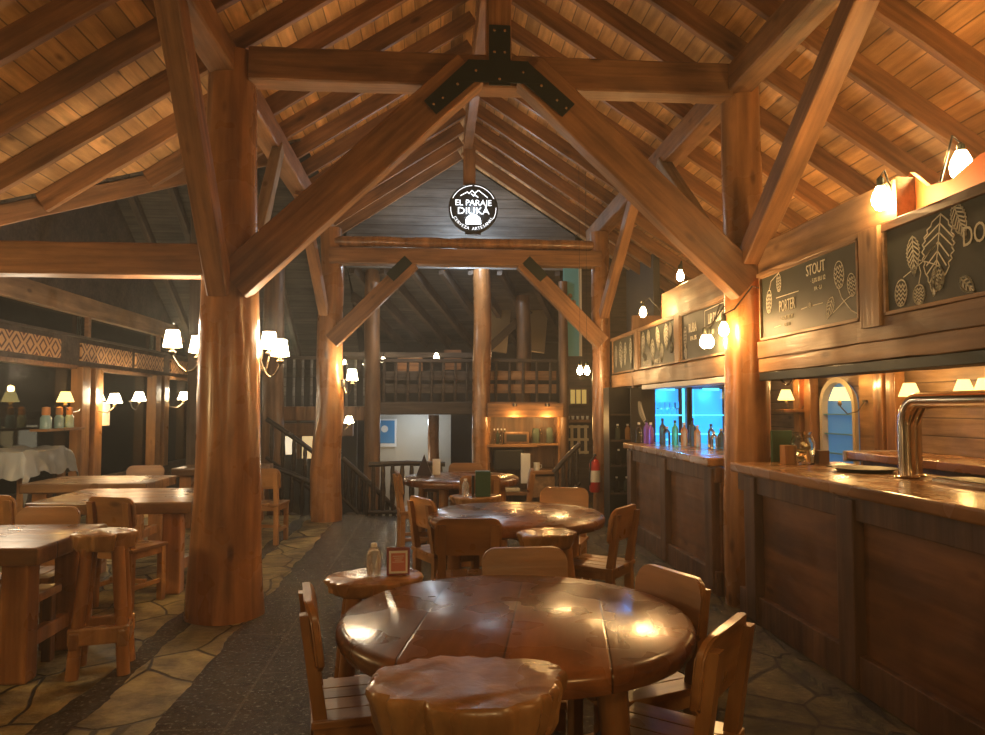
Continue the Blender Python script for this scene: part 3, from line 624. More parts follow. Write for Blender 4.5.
o = MB().box((0, 0, .09), (.02, .09, .18)).build('black_menu', M['black']); o.location = (.335, 6.53, .773); tag(o, 'thin black menu holder beside the green box', 'menu')
t = thing('table_tent', 'dark triangular table tent on the far round table', 'sign', (-.12, 8.5, .772))
MB().prism([(-.09, 0), (.09, 0), (.0, .24)], 'y', -.05, .05).build('board', plain('tent_dark', (.03, .02, .03), .4), t)
o = MB().box((0, 0, .09), (.09, .02, .18)).build('napkin_holder', M['white']); o.location = (.02, 8.6, .772); tag(o, 'small white card standing on the far round table', 'card')
# ------------------------------------------------------------------ the bar
BX = 2.30
def bar_section(label, y0, y1, H=1.13, posts=()):
    L_ = y1 - y0; t = thing('bar_counter', label, 'bar counter', (0, y0, 0))
    MB().box((BX + .07, L_ / 2, .52), (.04, L_, 1.04)).build('front_panel', M['barpan'], t)
    mb = MB(); mb.box((BX + .035, L_ / 2, .99), (.06, L_, .13), bev=.006); mb.build('top_rail', M['bar'], t)
    MB().box((BX + .035, L_ / 2, .10), (.06, L_, .20), bev=.006).build('base_rail', M['bar'], t)
    for p in posts: MB().box((BX + .02, p - y0, .53), (.07, .17, 1.02), bev=.008).build('stile', M['bar'], t)
    mb = MB(); mb.box((BX + .37, L_ / 2, H - .035), (.86, L_, .07), bev=.012)
    for v in mb.b.verts:
        if v.co.x < BX + .1: v.co.x += .02 * noise.noise((v.co.y, 3, 1))
    mb.build('worktop', M['bartop'], t)
    MB().box((BX + .78, L_ / 2, .5), (.03, L_, 1.0)).build('back_panel', M['bar'], t)
    return t
bar_section('near wooden bar counter running out of the picture at lower right', .3, 5.52, posts=(1.4, 2.75, 4.02, 5.28))
bar_section('far wooden bar counter beyond the log post, carrying the bottles', 5.97, 8.74, posts=(6.1, 7.35, 8.64))
o = MB().box((2.17, 4.6, .012), (.06, 9.0, .03), bev=.006).build('kerb', M['floor']); tag(o, 'low stone kerb line along the foot of the bar', 'kerb')

# fascia above the bar
FXX = 2.47
def fascia_beam(y0, y1, z0, z1, x=FXX, th=.08, lab='', mat='fascia', nm='fascia_beam'):
    return beam(nm, (x + th / 2, y0, (z0 + z1) / 2), (x + th / 2, y1, (z0 + z1) / 2), th, z1 - z0, mat, lab, 'beam', jit=.01)
fascia_beam(-1, 5.5, 1.92, 2.05, lab='upper plank of the fascia below the near chalkboards')
fascia_beam(-1, 5.5, 1.815, 1.92, x=FXX + .012, lab='lower plank of the fascia below the near chalkboards')
fascia_beam(5.95, 10.22, 1.82, 1.99, lab='wide plank below the far chalkboards')
fascia_beam(3.78, 5.5, 2.57, 2.80, x=FXX + .02, th=.14, lab='heavy beam above the porter and stout chalkboard')
fascia_beam(5.95, 7.95, 2.50, 2.80, x=FXX + .02, th=.14, lab='orange-lit heavy beam above the far chalkboards')
fascia_beam(-1, 3.86, 2.51, 2.56, x=FXX - .02, th=.05, lab='thin rail on top of the near right chalkboard', mat='bar')
fascia_beam(3.9, 5.45, 2.535, 2.565, x=FXX - .02, th=.05, lab='thin light rail on top of the porter and stout chalkboard')
fascia_beam(5.95, 10.2, 2.475, 2.505, x=FXX - .02, th=.05, lab='thin light rail on top of the far chalkboards')
o = beam('steel_beam', (FXX + .10, -1, 1.78), (FXX + .10, 5.5, 1.78), .18, .06, 'steel', 'dark steel channel under the near fascia', 'beam')
o = beam('steel_beam', (FXX + .12, 5.95, 1.785), (FXX + .12, 8.7, 1.785), .24, .05, 'white', 'steel channel under the far fascia, paled for the blue fridge light', 'beam')  # dark steel coloured pale so the fridge light shows on it
for (y, wd, lab) in ((3.985, .19, 'short wide post between the two near chalkboards'), (7.33, .14, 'short post between the two larger far chalkboards'), (8.85, .13, 'short post right of the farthest chalkboard')):
    beam('fascia_post', (FXX + .02, y, 2.0), (FXX + .02, y, 2.56 if y < 5 else 2.49), .09, wd, 'fascia', lab, 'post')
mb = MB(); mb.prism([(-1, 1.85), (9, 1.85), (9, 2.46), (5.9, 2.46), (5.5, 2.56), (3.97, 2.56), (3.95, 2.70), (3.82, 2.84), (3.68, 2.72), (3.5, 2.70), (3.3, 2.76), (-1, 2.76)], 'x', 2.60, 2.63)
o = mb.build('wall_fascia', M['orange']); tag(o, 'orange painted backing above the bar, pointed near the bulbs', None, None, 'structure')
RX_ = (R(90), 0, R(-90))
def chalkboard(label, y0, y1, z0, z1):
    t = thing('chalkboard', label, 'chalkboard', (FXX, (y0 + y1) / 2, (z0 + z1) / 2)); w_, h_ = y1 - y0, z1 - z0
    MB().box((0.01, 0, 0), (.02, w_, h_)).build('panel', M['slate'], t)
    for s in (-1, 1):
        MB().box((-.006, 0, s * (h_ / 2 - .01)), (.022, w_, .02), bev=.003).build('frame', M['fascia'], t)
        MB().box((-.006, s * (w_ / 2 - .01), 0), (.022, .02, h_), bev=.003).build('frame', M['fascia'], t)
    return t, w_, h_
def ctext(t, s, size, u, v, sx=1.0, rot=0):   # u to the right as read, v up
    return text(s, size, M['chalk'], t, (-.0055, -u, v), (R(90), rot, R(-90)), sx=sx, ext=.001)
def strokes(t, lines, wd=.007, name='drawing'):
    mb = MB()
    for pts in lines:
        P_ = [Vector((-.004, -u, v)) for u, v in pts]
        for a, c in zip(P_, P_[1:]):
            d = c - a
            if d.length < 1e-5: continue
            n = Vector((0, -d.z, d.y)).normalized() * wd / 2; e = d.normalized() * wd * .3
            mb.b.faces.new([mb.b.verts.new(q) for q in (a - e + n, c + e + n, c + e - n, a - e - n)])
    return mb.build(name, M['chalk'], t)
def motifs(t, ms, wd):
    for nm, ln in ms: strokes(t, ln, wd, nm)
def leaf(cx, cy, L_, W_, ang, veins=7, ser=True):
    ca, sa = math.cos(R(ang)), math.sin(R(ang)); tr = lambda x, y: (cx + x * ca - y * sa, cy + x * sa + y * ca)
    out = []; n = 22
    prof = lambda q: W_ / 2 * math.sin(math.pi * q ** .75) * (1 + (.09 * (-1) ** int(q * 22) if ser else 0))
    up = [tr(L_ * k / n, prof(k / n)) for k in range(n + 1)]; dn = [tr(L_ * k / n, -prof(k / n)) for k in range(n + 1)]
    out += [up, dn, [tr(0, 0), tr(L_, 0)]]
    for k in range(1, veins + 1):
        q = k / (veins + 2); e = min(q + .18, .98)
        out.append([tr(L_ * q, 0), tr(L_ * e, prof(e) * .9)]); out.append([tr(L_ * q, 0), tr(L_ * e, -prof(e) * .9)])
    return out
def cone(cx, cy, L_, W_, ang):
    ca, sa = math.cos(R(ang)), math.sin(R(ang)); tr = lambda x, y: (cx + x * ca - y * sa, cy + x * sa + y * ca); out = []
    out.append([tr(L_ / 2 + L_ / 2 * math.cos(R(a)), W_ / 2 * math.sin(R(a))) for a in range(0, 361, 20)])
    for i in range(1, 6):
        q = i / 6; hw = W_ / 2 * math.sqrt(max(0, 1 - (2 * q - 1) ** 2)); m = 3
        for j in range(m):
            y0 = -hw + 2 * hw * j / m; y1 = y0 + 2 * hw / m
            out.append([tr(L_ * q, y0), tr(L_ * (q + .13), (y0 + y1) / 2), tr(L_ * q, y1)])
    return out
# nearest board: hops, big leaf, first words
t, w_, h_ = chalkboard('nearest chalkboard at the right edge with big hop leaves', 1.6, 3.86, 2.05, 2.54)
u0 = -w_ / 2; U = lambda y: (3.86 - y) + u0
LF = [(U(3.40), .20, .40, .22, -100), (U(3.62), .14, .21, .10, -88), (U(3.31), .225, .20, .09, -68), (U(3.28), -.14, .12, .06, -40, 3), (U(2.2), .15, .3, .14, -80)]
CN = [(U(3.72), -.07, .14, .10, -95), (U(3.44), -.05, .12, .085, -85), (U(3.58), -.12, .10, .09, -90), (U(2.0), -.05, .14, .10, -90)]
motifs(t, [('leaf_drawing', leaf(*q)) for q in LF] + [('hop_cone_drawing', cone(*q)) for q in CN], .008)
motifs(t, [('stem_drawing', [[(U(3.44), .06), (U(3.55), -.01), (U(3.70), -.06)], [(U(3.58), 0), (U(3.56), -.06), (U(3.58), -.12)], [(U(3.55), 0), (U(3.45), -.04)], [(U(3.60), .03), (U(3.56), 0)]]), ('stem_drawing', [[(U(3.33), .2), (U(3.2), .235), (U(3.0), .23)]])], .006)
ctext(t, 'DORADA', .135, U(3.27) + .22, .045, .72); ctext(t, 'IPA', .12, U(2.98), -.09, .8); ctext(t, '5,5% IBU 32', .05, U(2.92), -.18)
t, w_, h_ = chalkboard('chalkboard lettered PORTER and STOUT, right of the near log post', 4.10, 5.42, 2.05, 2.54)
U2 = lambda y: (5.42 - y) - w_ / 2
ctext(t, 'STOUT', .105, U2(4.60), .155, .72, R(0)); ctext(t, '· 5,0% IBU 12', .042, U2(4.57), .08, .8); ctext(t, 'IPA · 5,1', .036, U2(4.57), .025, .8)
ctext(t, 'PORTER', .115, U2(5.0), -.03, .56); ctext(t, '4 5,2% IBU 30', .040, U2(5.0), -.115, .75); ctext(t, 'IBU 40', .034, U2(5.0), -.165, .8); ctext(t, '8', .05, U2(4.68), -.075)
motifs(t, [('hop_cone_drawing', cone(*q)) for q in ((U2(5.27), .12, .17, .085, -95), (U2(5.12), .215, .13, .07, -88), (U2(4.33), .15, .17, .11, -85), (U2(4.20), .05, .14, .09, -80))], .006)
motifs(t, [('leaf_drawing', leaf(U2(4.40), -.06, .15, .08, -120, 4))] + [('chalk_line', [q]) for q in ([(U2(5.27), .12), (U2(5.24), .18), (U2(5.12), .22), (U2(5.09), .235)], [(U2(4.8), -.085), (U2(4.72), -.08)], [(U2(4.64), -.08), (U2(4.52), -.08)], [(U2(5.2), -.165), (U2(5.1), -.16)],
      [(U2(4.33), -.02), (U2(4.30), -.08), (U2(4.2), -.17), (U2(4.13), -.2)], [(U2(4.19), -.08), (U2(4.26), -.1), (U2(4.4), -.16)], [(U2(5.16), .045), (U2(4.83), .045)])], .006)
t, w_, h_ = chalkboard('far chalkboard half hidden by two hanging bulbs', 5.97, 7.25, 2.0, 2.48)
ctext(t, 'RUBIA', .13, -.30, .07, .6); ctext(t, 'LIP DUNC', .13, .28, .10, .6); ctext(t, 'IPA 5%', .06, -.28, -.03); ctext(t, 'IBU', .06, .2, -.02)
motifs(t, [('hop_cone_drawing', cone(-.52, .1, .2, .08, -90)), ('leaf_drawing', leaf(-.52, -.1, .13, .08, -80)), ('chalk_line', [[(.02, .0), (.02, .19), (.52, .21)]]), ('chalk_line', [[(.58, .2), (.58, 0)]])], .008)
t, w_, h_ = chalkboard('far chalkboard crowded with white leaves and hops', 7.42, 8.76, 2.0, 2.48)
motifs(t, [('leaf_drawing', leaf(*q, 6)) for q in ((-.52, .2, .3, .13, -90), (-.32, .2, .2, .12, -75), (-.15, .08, .3, .15, -88), (.02, .2, .3, .12, -70), (.2, .0, .2, .12, -95), (.35, .2, .28, .15, -85), (.5, -.05, .1, .1, -30), (.5, .2, .2, .1, -90), (-.45, -.06, .1, .09, -90))], .020); ctext(t, 'IPA 6%', .07, -.42, -.17); ctext(t, 'PALE 5%', .07, .05, -.18)
t, w_, h_ = chalkboard('farthest, greyish and faded chalkboard beside the slim far log post', 8.96, 10.12, 2.0, 2.48)
motifs(t, [('leaf_drawing', leaf(*q, 5)) for q in ((-.4, .15, .3, .12, -90), (-.15, .18, .35, .16, -85), (.1, .15, .3, .12, -95), (.35, .18, .32, .12, -85))], .006)

# hanging bulbs of the bar
def bulb(label, loc, cord=.3, grp=None, r=1.0, to=None):
    t = thing('hanging_bulb', label, 'light bulb', loc, 0, grp)
    MB().lathe([(z0 * r, z1 * r) if z1 < .05 else (z0, z1) for z0, z1 in [(.001, -.062), (.022, -.055), (.036, -.03), (.038, -.008), (.030, .018), (.017, .045), (.014, .055)]], seg=14).build('bulb', M['bulb'], t, True)
    MB().lathe([(.018, .052), (.020, .06), (.020, .10), (.006, .115)], seg=14).build('socket', M['steel'], t, True)
    if to: MB().tube([(0, 0, .11), (to[0] * .3, to[1] * .3, .15), (to[0] * .8, to[1] * .8, to[2] + .02), to], .006, 8).build('bracket', M['black'], t)
    else: MB().tube([(0, 0, .11), (.002, .003, .11 + cord / 2), (0, 0, .11 + cord)], .0025, 6).build('cord', M['black'], t)
    return t
bulb('big bright bulb at the right edge just under the roof', (2.78, 3.66, 2.84), r=1.5, to=(-.15, 0, -.12))
bulb('bright bulb beside the pointed orange panel', (2.43, 3.82, 2.70), r=1.25, to=(.08, 0, .0))
bulb('hanging bulb left of the near log post, lower of the pair before the chalkboard', (2.24, 6.0, 2.10), to=(.24, 0, .3))
bulb('hanging bulb left of the near log post, higher of the pair before the chalkboard', (2.24, 5.58, 2.16), to=(.24, -.12, .3))
bulb('bulb half hidden behind the near log post', (2.36, 6.2, 2.12), to=(.12, 0, .3))
bulb('far bulb above the crowded chalkboard, left one', (2.28, 7.95, 2.60), to=(.24, 0, .0))
bulb('far bulb above the crowded chalkboard, right one behind the beam', (2.50, 7.35, 2.90), to=(.05, 0, -.12))
bulb('small distant bulb of the pair by the far log post, left one', (1.88, 9.5, 2.03), 2.72)
bulb('small distant bulb of the pair by the far log post, right one', (1.97, 9.5, 2.03), 2.66)
lamp('bulb_light', (2.02, 5.45, 2.1), 14, (1, .50, .15), .04)
lamp('bulb_light', (2.78, 3.9, 2.98), 12, AMBER, .04)
lamp('bulb_light', (2.25, 8.1, 2.75), 12, AMBER, .04)

mb = MB(); mb.tube([(2.52, 5.28 - .30 * q, 1.80 - .09 * math.sin(math.pi * q)) for q in [i / 10 for i in range(11)]], .008, 8)
o = mb.build('cable_loop', M['chrome'], None, True); tag(o, 'pale cable hanging in a loop under the near fascia by the log post', 'cable')
# beer tower, tray, jar and small things on the counter
t = thing('beer_tower', 'polished steel twin-pipe beer tower on the near bar counter', 'beer tap', (2.80, 4.22, 1.13))
for dx in (0, .113):
    MB().lathe([(.06, 0), (.07, .008), (.055, .016)], (dx, dx * .9, 0), 28).build('foot', M['chrome'], t, True)
def pipe(dx, zz):
    y0 = dx * .9; pts = [(dx, y0, .0), (dx, y0, .30)] + [(dx, y0 - .13 + .13 * math.cos(R(a)), .30 + (zz - .30) * math.sin(R(a))) for a in range(10, 91, 10)] + [(dx, y0 - 1.6, zz)]
    MB().tube(pts, .047, 24).build('pipe', M['chrome'], t, True)
pipe(0, .46); pipe(.113, .46)
for k in range(5):
    y = -.45 - .2 * k
    f = MB().lathe([(.018, 0), (.022, .03), (.02, .12), (.012, .2), (.018, .24), (.0, .25)], seg=14).build('tap_handle', M['black'], t, True); f.location = (.24, y, .40)
    MB().tube([(.15, y, .44), (.25, y, .44), (.27, y, .38), (.27, y, .33)], .011, 10).build('faucet', M['chrome'], t, True)
t = thing('drip_tray', 'steel drip tray below the beer tower at the right edge', 'tray', (2.88, 3.3, 1.131))
MB().box((0, 0, .014), (.24, 1.3, .028), bev=.008).build('pan', M['chrome'], t); MB().box((0, 0, .03), (.21, 1.26, .004)).build('grille', M['steel'], t)
t = thing('serving_tray', 'dark round serving tray lying on the bar left of the tower', 'tray', (2.80, 4.66, 1.131))
MB().lathe([(.16, 0), (.19, .02), (.195, .024), (.18, .024), (.155, .008), (0, .006)], seg=40).build('tray', M['black'], t, True)
t = thing('money_jar', 'big glass jar with crumpled notes in it on the bar by the log post', 'jar', (2.70, 5.28, 1.131))
MB().lathe([(.075, 0), (.085, .012), (.088, .16), (.07, .2), (.06, .215), (.068, .235), (.064, .235), (.056, .212), (.082, .155), (.08, .016), (0, .01)], seg=28).build('glass_body', M['glass'], t, True)
for i in range(6): MB().box((random.uniform(-.03, .03), random.uniform(-.03, .03), .03 + .022 * i), (.07, .04, .006), (random.uniform(-.6, .6), random.uniform(-.6, .6), random.random() * 3)).build('banknote', M['cream'], t)
for (loc, sz, mat, nm, lab, cat) in (((2.60, 5.30, 1.20), (.09, .09, .14), 'pinez', 'wooden_box', 'small square wooden box on the bar beside the log post', 'box'),
    ((2.645, 5.50, 1.25), (.16, .03, .24), 'green', 'menu_stand', 'dark green menu board leaning at the log post on the bar', 'menu'),
    ((2.86, 5.30, 1.18), (.08, .06, .10), 'bar', 'card_holder', 'dark brown card holder right of the money jar', 'holder'),
    ((2.84, 5.02, 1.135), (.16, .11, .008), 'steel', 'folded_menu', 'flat dark folded menu lying on the bar', 'menu')):
    o = MB().box((0, 0, 0), sz, bev=.004).build(nm, M[mat]); o.location = loc; tag(o, lab, cat)
# back bar: rear counter, wall with arch, cabinets, lamps
t = thing('back_counter', 'rear wooden counter behind the bar with a pale plank end', 'counter', (4.15, 0, 0))
MB().box((0, 3.9, 1.10), (.60, 5.6, .07), bev=.01).build('worktop', M['bartop'], t); MB().box((.05, 3.9, .53), (.5, 5.4, 1.04)).build('body', M['bar'], t)
MB().box((0, 6.715, 1.09), (.64, .03, .10), bev=.005).build('end_plank', plain('pale_plank', (.42, .42, .46), .4), t)
for i in range(6):
    o = MB().lathe([(.026, 0), (.034, .11), (.031, .11), (.024, .006), (0, .006)], seg=18).build('drinking_glass', M['glass'], None, True); o.location = (4.0 + .09 * (i % 2), 4.35 + .085 * i, 1.137); tag(o, 'clear straight glass on the rear counter, %s from the near end' % ORD[i], 'glass', 'clear glasses in a row on the rear counter')
# arched fridge in the side wall
t = thing('arched_fridge', 'arched blue-lit fridge window with shelves behind the bar', 'fridge', (4.98, 8.69, 0))
mb = MB(); A = [(-.34, .80), (.34, .80), (.34, 1.55)] + [(.34 * math.cos(R(a)), 1.55 + .30 * math.sin(R(a))) for a in range(15, 180, 15)] + [(-.34, 1.55)]
mb.prism(A, 'x', -.02, -.012); mb.build('lit_interior', M['blue2'], t)
for z in (.98, 1.22, 1.46): MB().box((-.05, 0, z), (.08, .62, .012)).build('shelf', M['cyan'] if z > 2 else M['teal'], t)
mb = MB(); b = mb.b; n = len(A)
o_ = [(y * 1.16, 1.2 + (z - 1.2) * 1.10) for y, z in A]
ra = [b.verts.new((-.10, y, z)) for y, z in A]; rb = [b.verts.new((-.10, y, z)) for y, z in o_]; rc = [b.verts.new((-.02, y, z)) for y, z in A]
for k in range(n):
    j = (k + 1) % n; b.faces.new((ra[k], ra[j], rb[j], rb[k])); b.faces.new((ra[k], ra[j], rc[j], rc[k]))
mb.build('arch_frame', M['cream'], t)
struct('wall_right', MB().box((4.97, 8.0, 1.4), (.04, .62, 2.8)), M['fascia'], 'pale wall beside the arch')
for (y, lab) in ((9.32, 'orange wooden post left of the arched fridge'), (7.78, 'orange wooden post right of the arched fridge'), (9.62, 'second wooden post left of the arched fridge'), (7.55, 'thin wooden jamb right of the arched fridge')):
    beam('wall_post', (4.9, y, 0), (4.9, y, 2.4), .12, .16, 'log', lab, 'post')
def sconce_single(label, loc, wall_dx, grp=None, mat='shade_y', s=1.0, pw=3, wy=0):
    t = thing('wall_lamp', label, 'wall lamp', loc, 0, grp)
    MB().lathe([(.085 * s, -.055 * s), (.045 * s, .055 * s), (.042 * s, .055 * s), (.082 * s, -.055 * s)], seg=24).build('lamp_shade', M[mat], t, True)
    MB().lathe([(.016, -.10 * s), (.024, -.085 * s), (.014, -.06 * s), (.010, 0)], seg=12).build('candle_cup', M['iron'], t, True)
    MB().tube([(0, 0, -.10 * s), (wall_dx * .3, wy * .3, -.17 * s), (wall_dx * .7, wy * .7, -.15 * s), (wall_dx, wy, -.06 * s)], .007, 8).build('arm', M['iron'], t, True)
    MB().lathe([(.03, -.012), (.03, .012)], (wall_dx, wy, -.06 * s), 12).build('wall_plate', M['iron'], t, True)
    if pw: lamp('lamp_light', (loc[0], loc[1], loc[2] + .10), pw, AMBER if 'y' in mat else (1, .84, .6), .04)
    return t
sconce_single('yellow-shaded wall lamp over the small shelf, leftmost behind the bar', (4.62, 9.45, 1.71), .3, mat='shade_y', s=1.25, pw=14)
sconce_single('yellow-shaded wall lamp before the arched fridge', (4.62, 8.15, 1.70), .3, mat='shade_y', s=1.35, pw=14)
sconce_single('yellow-shaded wall lamp just above the bend of the beer tower', (4.66, 6.95, 1.72), .3, mat='shade_y', s=1.2, pw=10)
sconce_single('pale wall lamp at the right edge, left of its pair', (4.66, 6.20, 1.74), .3, mat='shade_y', s=1.0, pw=8)
sconce_single('pale wall lamp at the right edge, right of its pair', (4.66, 5.95, 1.74), .3, mat='shade_y', s=1.0, pw=0)
t = thing('wall_shelf', 'small rounded wooden shelf with a red sign above it behind the bar', 'shelf', (4.75, 9.75, 1.50))
MB().box((0, 0, 0), (.36, .7, .04), bev=.01).build('board', M['pinex'], t)
o = MB().box((0, 0, 0), (.03, .22, .34), bev=.004).build('red_sign', M['red']); o.location = (4.93, 9.52, 1.75); tag(o, 'red hanging sign behind the leftmost bar lamp', 'sign')
# cross wall with two blue fridges
struct('wall_bar_end', MB().box((3.22, 9.12, 1.35), (1.5, .08, 2.7)), M['bar'], 'wall behind the blue fridges')
def fridge(label, x0, x1, y, bright):
    t = thing('bar_fridge', label, 'fridge', ((x0 + x1) / 2, y, 0)); w_ = x1 - x0
    mb = MB(); mb.box((0, .27, .9), (w_ + .14, .03, 1.85))
    for s in (-1, 1): mb.box((s * (w_ / 2 + .05), .14, .9), (.05, .28, 1.85))
    mb.box((0, .14, .12), (w_ + .12, .28, .24)); mb.box((0, .14, 1.83), (w_ + .12, .28, .06)); mb.build('body', M['steel'], t)
    MB().box((0, .24, 1.0), (w_, .01, 1.55)).build('lit_back', M['blue'], t)
    for z in (.6, .95, 1.22, 1.45):
        MB().box((0, .12, z), (w_, .2, .012)).build('shelf', M['cyan'], t)  # lit shelves given a glow of their own
    MB().box((w_ / 2 - .01, .02, 1.0), (.02, .02, 1.55)).build('light_tube', M['cyan'], t)
    MB().box((0, .03, 1.765), (w_ * .45, .03, .03)).build('top_lamp', M['cyan'], t)
    MB().box((0, 0, 1.0), (w_, .008, 1.58)).build('glass_door', M['pane'], t)
    MB().box((-w_ / 2 + .03, -.02, 1.1), (.015, .02, .4), bev=.004).build('handle', M['steel'], t)
    return t
fridge('blue-lit glass-door fridge with glassware, left of the two', 2.60, 3.02, 8.78, 1)
fridge('blue-lit glass-door fridge with empty shelves, right of the two', 3.14, 3.58, 8.78, 1)
for i in range(6):
    o = MB().lathe([(.02, 0), (.022, .004), (.005, .01), (.005, .06), (.03, .09), (.028, .15)], seg=14).build('stemmed_glass', M['cyan'] if False else M['glass'], None, True); o.location = (2.66 + .06 * i, 8.90, 1.457); tag(o, '%s stemmed glass from the left on the upper shelf of the left fridge' % ORD[i], 'glass', 'glasses on the shelf of the left blue fridge')
lamp('fridge_light', (2.81, 8.90, 1.70), 4, (.08, .42, 1), .03).data.specular_factor = .1
lamp('fridge_light', (3.36, 8.90, 1.70), 4, (.08, .42, 1), .03).data.specular_factor = .1
G = {'p': colglass('purple_glass', (.35, .15, .7)), 'g': colglass('green_glass', (.1, .6, .3)), 'a': colglass('amber_glass', (.6, .3, .08)), 'c': M['glass'], 'd': colglass('dark_glass', (.05, .08, .05)), 'o': colglass('orange_glass', (.8, .35, .12))}
bl = [('c', 'clear', .24), ('p', 'purple', .27), ('p', 'violet', .24), ('d', 'dark', .29), ('c', 'squat clear', .2), ('g', 'bright green', .27), ('a', 'amber', .25), ('d', 'tall dark', .30), ('o', 'orange', .22), ('c', 'slim clear', .24)]
for i, (g, nm, h) in enumerate(bl):
    xy = (2.36 + .055 * i + .02 * (i % 2), 8.45 - .10 * i + .05 * (i % 3))
    bottle('liquor_bottle', '%s glass bottle standing in the cluster at the far end of the bar' % nm, (xy[0], xy[1], 1.131), h, .036, G[g], M['black'] if i % 2 else M['white'], group='bottles on the far bar')
for i, (g, nm, h) in enumerate((('c', 'clear flask', .17), ('d', 'dark flask', .2), ('c', 'small jar-like bottle', .14))):
    bottle('small_bottle', '%s in the small group before the right blue fridge' % nm, (2.80 + .055 * i, 7.28 - .05 * i, 1.131), h, .035, G[g], M['cream'], group='small bottles before the right fridge')
# dark end shelf and feather board
t = thing('dark_shelf', 'dark shelving unit at the far end of the bar counter', 'shelf', (2.42, 9.45, 0))
mb = MB(); mb.box((0, .15, .9), (.42, .02, 1.8)); mb.box((-.2, 0, .9), (.02, .3, 1.8)); mb.box((.2, 0, .9), (.02, .3, 1.8)); mb.build('case', M['black'], t)
for z in (.1, .45, .8, 1.12, 1.45): MB().box((0, 0, z), (.4, .3, .02)).build('shelf_board', M['dark_beam'], t)
for i, (x, z) in enumerate(((2.32, .46), (2.45, .46), (2.52, .46), (2.35, .81), (2.48, .81), (2.34, 1.131), (2.47, 1.131))):
    bottle('stored_bottle', '%s bottle in the dark shelving, on the %s shelf' % (['left-hand', 'middle', 'right-hand', 'leftward', 'rightward', 'topmost left', 'topmost right'][i], ['lower', 'lower', 'lower', 'middle', 'middle', 'upper', 'upper'][i]), (x, 9.38, z), .2, .035, G['cdac'[i % 4]], M['white'], group='bottles in the dark shelving')
t = thing('feather_picture', 'black board with a white feather drawing left of the blue fridge', 'picture', (2.56, 8.72, 1.45))
MB().box((-.06, .05, 0), (.30, .02, .66)).build('panel', M['black'], t)
mb = MB()
for i in range(14):
    q = i / 13; x = -.08 + .11 * q ** 1.5 - .02; z = .16 - .32 * q; L_ = .055 * math.sin(math.pi * min(q + .1, 1)) + .006
    mb.box((x - .012, .036, z), (L_, .003, .009), (0, R(-40), 0)); mb.box((x + .014, .036, z - .01), (L_ * .6, .003, .008), (0, R(50), 0))
mb.build('feather', M['white'], t)

# ------------------------------------------------------------------ lamps on posts and windows
def multi_sconce(label, hub, cups, s=1.0, pw=10, mat='shade'):
    t = thing('branch_lamp', label, 'wall lamp', hub)
    MB().lathe([(.035, -.05), (.04, 0), (.035, .05)], seg=14).build('wall_plate', M['iron'], t, True)
    for (x, y, z) in cups:
        d = Vector((x, y, z)) - Vector(hub)
        sh = MB().lathe([(.070 * s, -.065 * s), (.048 * s, .065 * s), (.045 * s, .065 * s), (.067 * s, -.065 * s)], seg=24).build('lamp_shade', M[mat], t, True); sh.location = d
        c = MB().lathe([(.012, -.13 * s), (.03, -.11 * s), (.03, -.10 * s), (.013, -.095 * s), (.013, 0)], seg=14).build('candle_cup', M['iron'], t, True); c.location = d
        pts = [(0, 0, 0)] + [(d.x * q, d.y * q, d.z * q - .16 * math.sin(math.pi * min(1, q * .93)) - .10 * q) for q in (.2, .4, .6, .8, .92)] + [(d.x, d.y, d.z - .13 * s)]
        MB().tube(pts, .008, 8).build('arm', M['iron'], t, True)
        lamp('lamp_light', (x, y, z + .11 * s), pw, (1, .84, .60), .05)
multi_sconce('two-armed white-shaded lamp on the left side of the big log post', (-1.78, 5.93, 1.98), [(-2.05, 5.95, 2.085), (-1.885, 6.05, 2.05)], 1.0, 15)
multi_sconce('two-armed white-shaded lamp on the right side of the big log post', (-1.40, 5.98, 1.98), [(-1.325, 6.02, 2.085), (-1.215, 5.92, 2.015)], 1.0, 15)
multi_sconce('white-shaded lamp on the right side of the knobbly log post by the stair', (-1.27, 10.36, 1.88), [(-1.13, 10.22, 1.99)], 1.15, 16)
sconce_single('white-shaded wall lamp on the stair wall, lower right of the knobbly log post', (-1.30, 11.4, 1.36), -.2, mat='shade', s=.9, pw=4)
sconce_single('white-shaded lamp on the near side of the window post, leftmost', (-4.68, 9.80, 1.68), -.22, mat='shade_y', s=1.2, pw=6, wy=1.0)
sconce_single('white-shaded lamp right of the first window post', (-4.68, 11.25, 1.68), -.22, mat='shade', s=1.25, pw=6, wy=-.25)
sconce_single('white-shaded lamp left of the knobbly window post', (-4.70, 12.2, 1.72), -.22, mat='shade', s=1.25, pw=4, wy=.2)
sconce_single('white-shaded lamp right of the knobbly window post', (-4.70, 14.3, 1.76), -.22, mat='shade', s=1.3, pw=5, wy=-.5)
